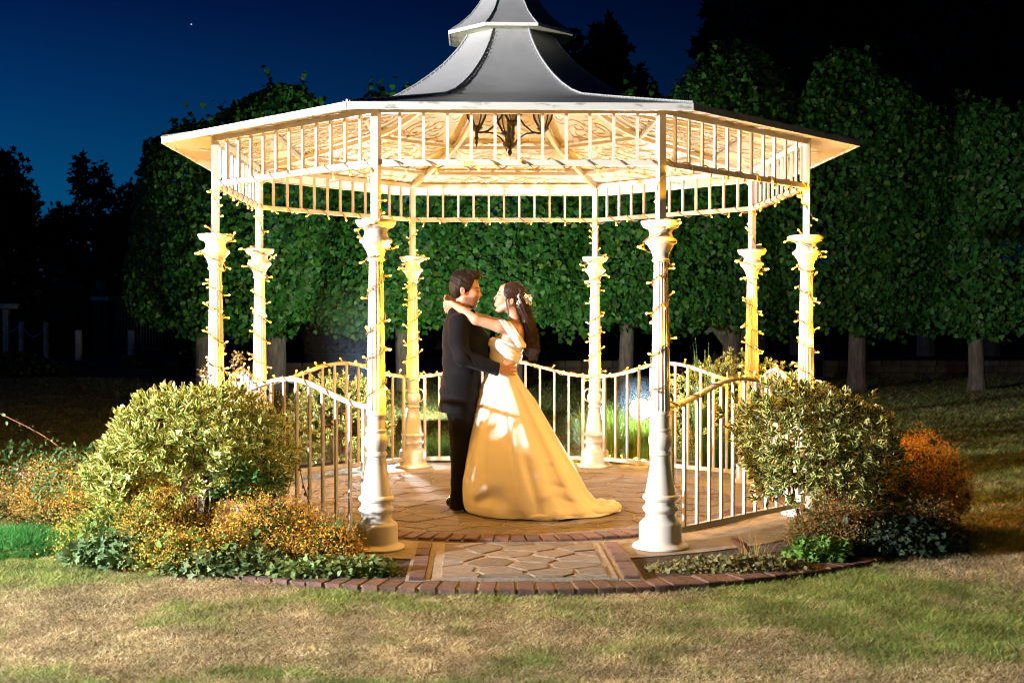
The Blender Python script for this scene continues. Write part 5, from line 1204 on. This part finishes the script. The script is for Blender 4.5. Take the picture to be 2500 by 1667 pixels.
dl = [(5,55,11.2,2.6),(60,58,9.2,2.2),(130,56,8.4,2.2),(215,56,11.2,2.0),(290,58,10.2,2.4),(345,55,9.8,2.4),(420,52,8.6,2.4),(-60,52,10.5,2.6),(180,60,8.6,2.4),(560,58,7.5,2.6),(700,60,6.6,3.0),(860,60,6.4,3.2),(1000,60,6.4,3.2),(1150,60,6.4,3.2),(1300,60,6.4,3.2)]
DLn = ['dark tree at the left picture edge','dark tree second from the left picture edge','low dark tree in the left skyline','slim dark tree peaking in the left skyline','dark tree left of the clipped row','dark tree meeting the clipped row on the left','dark tree behind the first clipped tree','dark tree cut by the left picture edge','low dark tree behind the slim one','dark tree far behind the leftmost column','dark tree far behind the left rear column','dark tree far behind the front left column','dark tree far behind the rear left column','dark tree far behind the man','dark tree far behind the bride']
for i,(u,y,h,w_) in enumerate(dl):
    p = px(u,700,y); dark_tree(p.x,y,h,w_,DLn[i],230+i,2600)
# ================================================================ FAR LAWN DETAILS, LEFT BACKGROUND
drv = noise_col(mat('dim_gravel', (.10,.09,.075), .9), [(.3,(.05,.045,.035)),(1,(.14,.125,.10))], 12, 6)
m_ = MB(); m_.prism([(-30,29),(-6,27.5),(-3,30),(-2,44),(-30,48)], -.05, -.006); tag(m_.build('driveway', drv), kind='structure')
M['post'] = noise_col(mat('weathered_white_post', (.6,.57,.52), .8), [(.3,(.4,.38,.33)),(.6,(.72,.70,.65)),(1,(.8,.78,.73))], 9, 6)
M['wallst'] = rand_tint(noise_col(mat('dark_rubble_stone', (.10,.08,.06), .9), [(.3,(.05,.04,.03)),(1,(.16,.12,.09))], 5, 6, bump=.6, bscale=12, bdist=.04), .4)
def bollard(u, vt, vb, wpx, lab, square=False, grp='white posts across the drive'):
    g = gz(u, vb, -.01); d = g.y-CAM.y; s = d/2992; h = (vb-vt)*s; r = wpx*s/2
    o = empty('bollard', (g.x,g.y,-.01), lab, 'bollard', grp)
    m = MB(); m.lathe([(r,0),(r,h-.06),(r*.96,h-.03),(r*.7,h),(.01,h+.005)], n=14); m.build('post', M['post'], o, smooth=40); return Vector((g.x,g.y,h-.01))
T0 = bollard(-75,786,874,13,'white post cut by the left picture edge')
T1 = bollard(53,785,874,13,'leftmost whole white post with chain')
T2 = bollard(113,787,884,12,'white post second from the left, with chain')
bollard(165,798,862,7,'thin dim post between the white ones')
bollard(192,806,880,17,'short stout white post left of the car')
bollard(321,806,872,18,'white post in front of the parked car')
for a,b,l in ((T0,T1,'chain sagging from the leftmost posts out of the picture'),(T1,T2,'chain sagging between the two leftmost whole posts')):
    pts = []
    for k in range(17):
        t = k/16; p = a.lerp(b,t); p.z -= .12+.45*4*t*(1-t); pts.append(p)
    m = MB(); m.tube(pts,.022,5); tag(m.build('chain', M['post'], smooth=True), l, 'chain')
# car seen from behind
g = gz(300, 852, -.01); cy = g.y; cx = px(300,800,cy).x
car = empty('parked_car', (cx,cy,0), 'black car parked in the dark drive, seen from behind, with yellow plate', 'car')
bl = mat('black_car_paint', (.006,.006,.008), .25, Coat_Weight=.6); gl = mat('dark_car_glass', (.01,.012,.015), .08); rb_ = mat('tyre_rubber', (.01,.01,.01), .8)
def carbody():
    prof = [(-.02,.28,.80),(.02,.55,.86),(.03,.85,.88),(.10,1.0,.86),(.45,1.08,.83),(.75,1.42,.66),(1.3,1.50,.62),(2.0,1.48,.62),(2.6,1.10,.78),(3.5,.98,.82),(4.1,.75,.80),(4.2,.30,.74)]
    V=[];F=[]
    n=len(prof)
    for y,z,w_ in prof:
        V += [(-w_,y,.25),(-w_-.03,y,min(z,.62)),(-w_*.96,y,z-.05),(-w_*.85,y,z),(w_*.85,y,z),(w_*.96,y,z-.05),(w_+.03,y,min(z,.62)),(w_,y,.25)]
    for i in range(n-1):
        for k in range(8): F.append((i*8+k,(i+1)*8+k,(i+1)*8+(k+1)%8,i*8+(k+1)%8))
    F += [tuple(range(8)), tuple((n-1)*8+k for k in range(7,-1,-1))]
    return V,F
m = MB(); m.add(*carbody()); m.build('body', bl, car, smooth=35)
m = MB(); m.add([(-.62,.46,1.10),(.62,.46,1.10),(.52,.74,1.40),(-.52,.74,1.40),(-.62,.43,1.12),(.62,.43,1.12),(.52,.71,1.42),(-.52,.71,1.42)],[(4,5,6,7),(0,3,2,1),(0,1,5,4),(1,2,6,5),(2,3,7,6),(3,0,4,7)]); m.build('rear_window', gl, car)
for sx in (-1,1):
    lt = mat('red_tail_light', (.35,.02,.02), .15) if sx == -1 else lt
    m = MB(); m.box((sx*.70,-.015,.86),(.30,.06,.13)); m.build('tail_light', lt, car)
    for yy in (.85,3.4):
        m = MB(); m.tube([(sx*.80,yy,.31),(sx*.90,yy,.31)],[.31,.31],18); w_ = m.build('wheel', rb_, car, smooth=40)
yp = mat('yellow_plate', (.80,.50,.03), .5); N_,L_,b = nodes(yp)
m = MB(); m.box((-.10,-.06,.80),(.52,.02,.13)); plt = m.build('number_plate', yp, car)
fc = bpy.data.curves.new('plate_text','FONT'); fc.body = 'AN05'; fc.size = .105; fc.align_x = 'CENTER'; fc.extrude = .002
to = bpy.data.objects.new('plate_text', fc); COL.objects.link(to); bpy.context.view_layer.update()
lm = bpy.data.meshes.new_from_object(to); bpy.data.objects.remove(to); lm.materials.append(blk)
link('lettering', lm, plt, (-.10,-.075,.765), (PI/2,0,0))
m = MB(); m.box((0,-.055,.40),(1.3,.03,.05)); m.build('bumper_strip', M['rivet'], car)
# gate pier with urn, railing with a notice
g = 44.; p = px(250,770,g); s = (g-CAM.y)/2992
pier = empty('gate_pier', (p.x,g,0), 'dim brick gate pier with flat cap carrying a stone urn', 'gate pier')
pb = mat('dim_pier_brick', (.10,.05,.035), .9)
zc = px(250,722,g).z
m = MB(); m.box((0,0,(zc-.2)/2),(.60,.60,zc-.2)); m.build('shaft', pb, pier)
m = MB(); m.box((0,0,zc-.12),(.76,.76,.16)); m.build('cap', M['post'], pier)
st_ = mat('dim_urn_stone', (.26,.20,.14), .85)
urn = empty('urn', (p.x,g,zc-.04), 'stone garden urn standing on the gate pier', 'urn')
m = MB(); m.lathe([(.22,0),(.22,.06),(.10,.10),(.07,.18),(.12,.26),(.22,.42),(.25,.58),(.30,.66),(.28,.70),(.2,.68)], n=16); m.build('bowl', st_, urn, smooth=40)
for sx in (-1,1):
    m = MB(); m.tube([(sx*.24,0,.42),(sx*.36,0,.50),(sx*.38,0,.62),(sx*.28,0,.66)],.025,5); m.build('handle', st_, urn, smooth=True)
fx0, fx1 = px(275,0,g).x, px(395,0,g).x; z0, z1 = px(0,755,g).z, px(0,724,g).z
rl = empty('railing', (fx0,g,0), 'dim grey metal railing behind the parked car', 'railing'); gm = mat('dim_grey_metal', (.16,.15,.16), .6)
m = MB(); m.box(((fx1-fx0)/2,0,z1),(fx1-fx0,.04,.04)); m.build('top_rail', gm, rl); m = MB(); m.box(((fx1-fx0)/2,0,.25),(fx1-fx0,.04,.04)); m.build('bottom_rail', gm, rl)
mb = MB(); mb.box((0,0,(z1+.2)/2),(.03,.03,z1-.2)); bmesh_ = mb.data('bar', gm)
for k in range(16): link('bar', bmesh_, rl, ((fx1-fx0)*(k+.5)/16,0,0))
p2 = px(340,740,g-.3); nb_ = empty('notice_board', (p2.x,g-.3,0), 'pale notice board fixed to the dim railing', 'notice board')
m = MB(); m.box((0,0,p2.z),(.62,.03,.50)); m.build('panel', mat('notice_white', (.42,.43,.45), .7), nb_)
m = MB(); m.box((.05,.03,px(340,690,g).z/2),(.05,.05,px(340,678,g).z)); m.build('post', gm, nb_)
p3 = px(15,750,46); wl = empty('garden_table', (p3.x,46,0), 'pale slab top at the left picture edge in the dark', 'table')
m = MB(); m.box((0,0,px(15,748,46).z),(1.3,.8,.22)); m.build('top', M['post'], wl); m = MB(); m.box((0,0,px(15,748,46).z/2-.06),(.25,.25,px(15,748,46).z-.15)); m.build('leg', M['post'], wl)
# low rubble wall behind the clipped trees
rw = random.Random(3)
def rubble(x0, x1, y, lab, h=.42):
    w_ = empty('stone_wall', ((x0+x1)/2,y,0), lab, 'wall'); xc = (x0+x1)/2
    m = MB(); m.box((0,.05,h/2-.06),(x1-x0-.1,.22,h-.06)); m.build('core', M['wallst'], w_)
    z = -.02
    while z < h-.05:
        hh = rw.uniform(.13,.19); x = x0
        while x < x1:
            l = rw.uniform(.22,.5); m = MB(); V0 = []
            m.prism([(-l/2+.01,-.11),(l/2-.012,-.12),(l/2-.02,.11),(-l/2+.015,.12)], 0, hh-.012, .02, .02); m.build('stone', M['wallst'], w_, loc=(x+l/2-xc,rw.uniform(-.03,.03)-.03,z), rot=(0,0,rw.uniform(-.05,.05))); x += l
        z += hh
X_ = lambda u,y: px(u,880,y).x
rubble(X_(408,20.5),X_(470,20.5),20.5,'short stretch of low rubble wall left of the left front column',.5)
rubble(X_(560,21),X_(860,21),21,'low rubble wall seen between the left columns')
rubble(X_(1300,21),X_(1500,21),21,'low rubble wall seen behind the bride')
rubble(X_(2010,22),X_(2560,22),22,'low rubble wall behind the clipped trees on the right')
# clipped dark cone by the wall and low dark shrubs at the left
def darkshrub(u, v0, v1, y, w_, lab, seed, name='dark_shrub', cone=False):
    p = px(u,v1,y); zt = px(u,v0,y).z; rng = np.random.default_rng(seed); n = 1500; o = empty(name, (p.x,y,0), lab, 'shrub')
    D = rnd_dir(n,rng); D[:,2] = np.abs(D[:,2]); P = D*np.array([w_,w_,zt])*(lump(D,seed,.15)*(1-.3*rng.random(n)**2))[:,None]
    if cone: t = rng.random(n); a = rng.uniform(0,2*PI,n); P = np.stack([w_*(1-t)**.8*np.cos(a),w_*(1-t)**.8*np.sin(a),t*zt],1)
    emb('foliage', [cloud(P,rnd_dir(n,rng),rnd_dir(n,rng),rng.uniform(.06,.12,n),T_HEART,cols(n,(.02,.04,.015),.4,.2,rng))], M['lime_leaf'], o)
darkshrub(470,792,905,18,.36,'narrow dark clipped cone beside the short wall',301,'clipped_cone',True)
darkshrub(20,862,945,24,1.3,'low dark shrub below the leftmost posts',302); darkshrub(105,880,930,24,.8,'small dark shrub right of the low one',303)
darkshrub(340,868,900,30,.7,'small dark shrub at the foot of the post by the car',304)
# a star
m = MB(); m.ball((0,0,0),.22,8,6); stm = mat('star_light', (1,1,1), .5); N_,L_,b = nodes(stm); b.inputs['Emission Color'].default_value = (.8,.85,1,1); b.inputs['Emission Strength'].default_value = 1.0
p = px(467,60,420); o = m.build('star', stm, loc=tuple(p)); tag(o, 'single small white star in the upper left night sky', 'star')
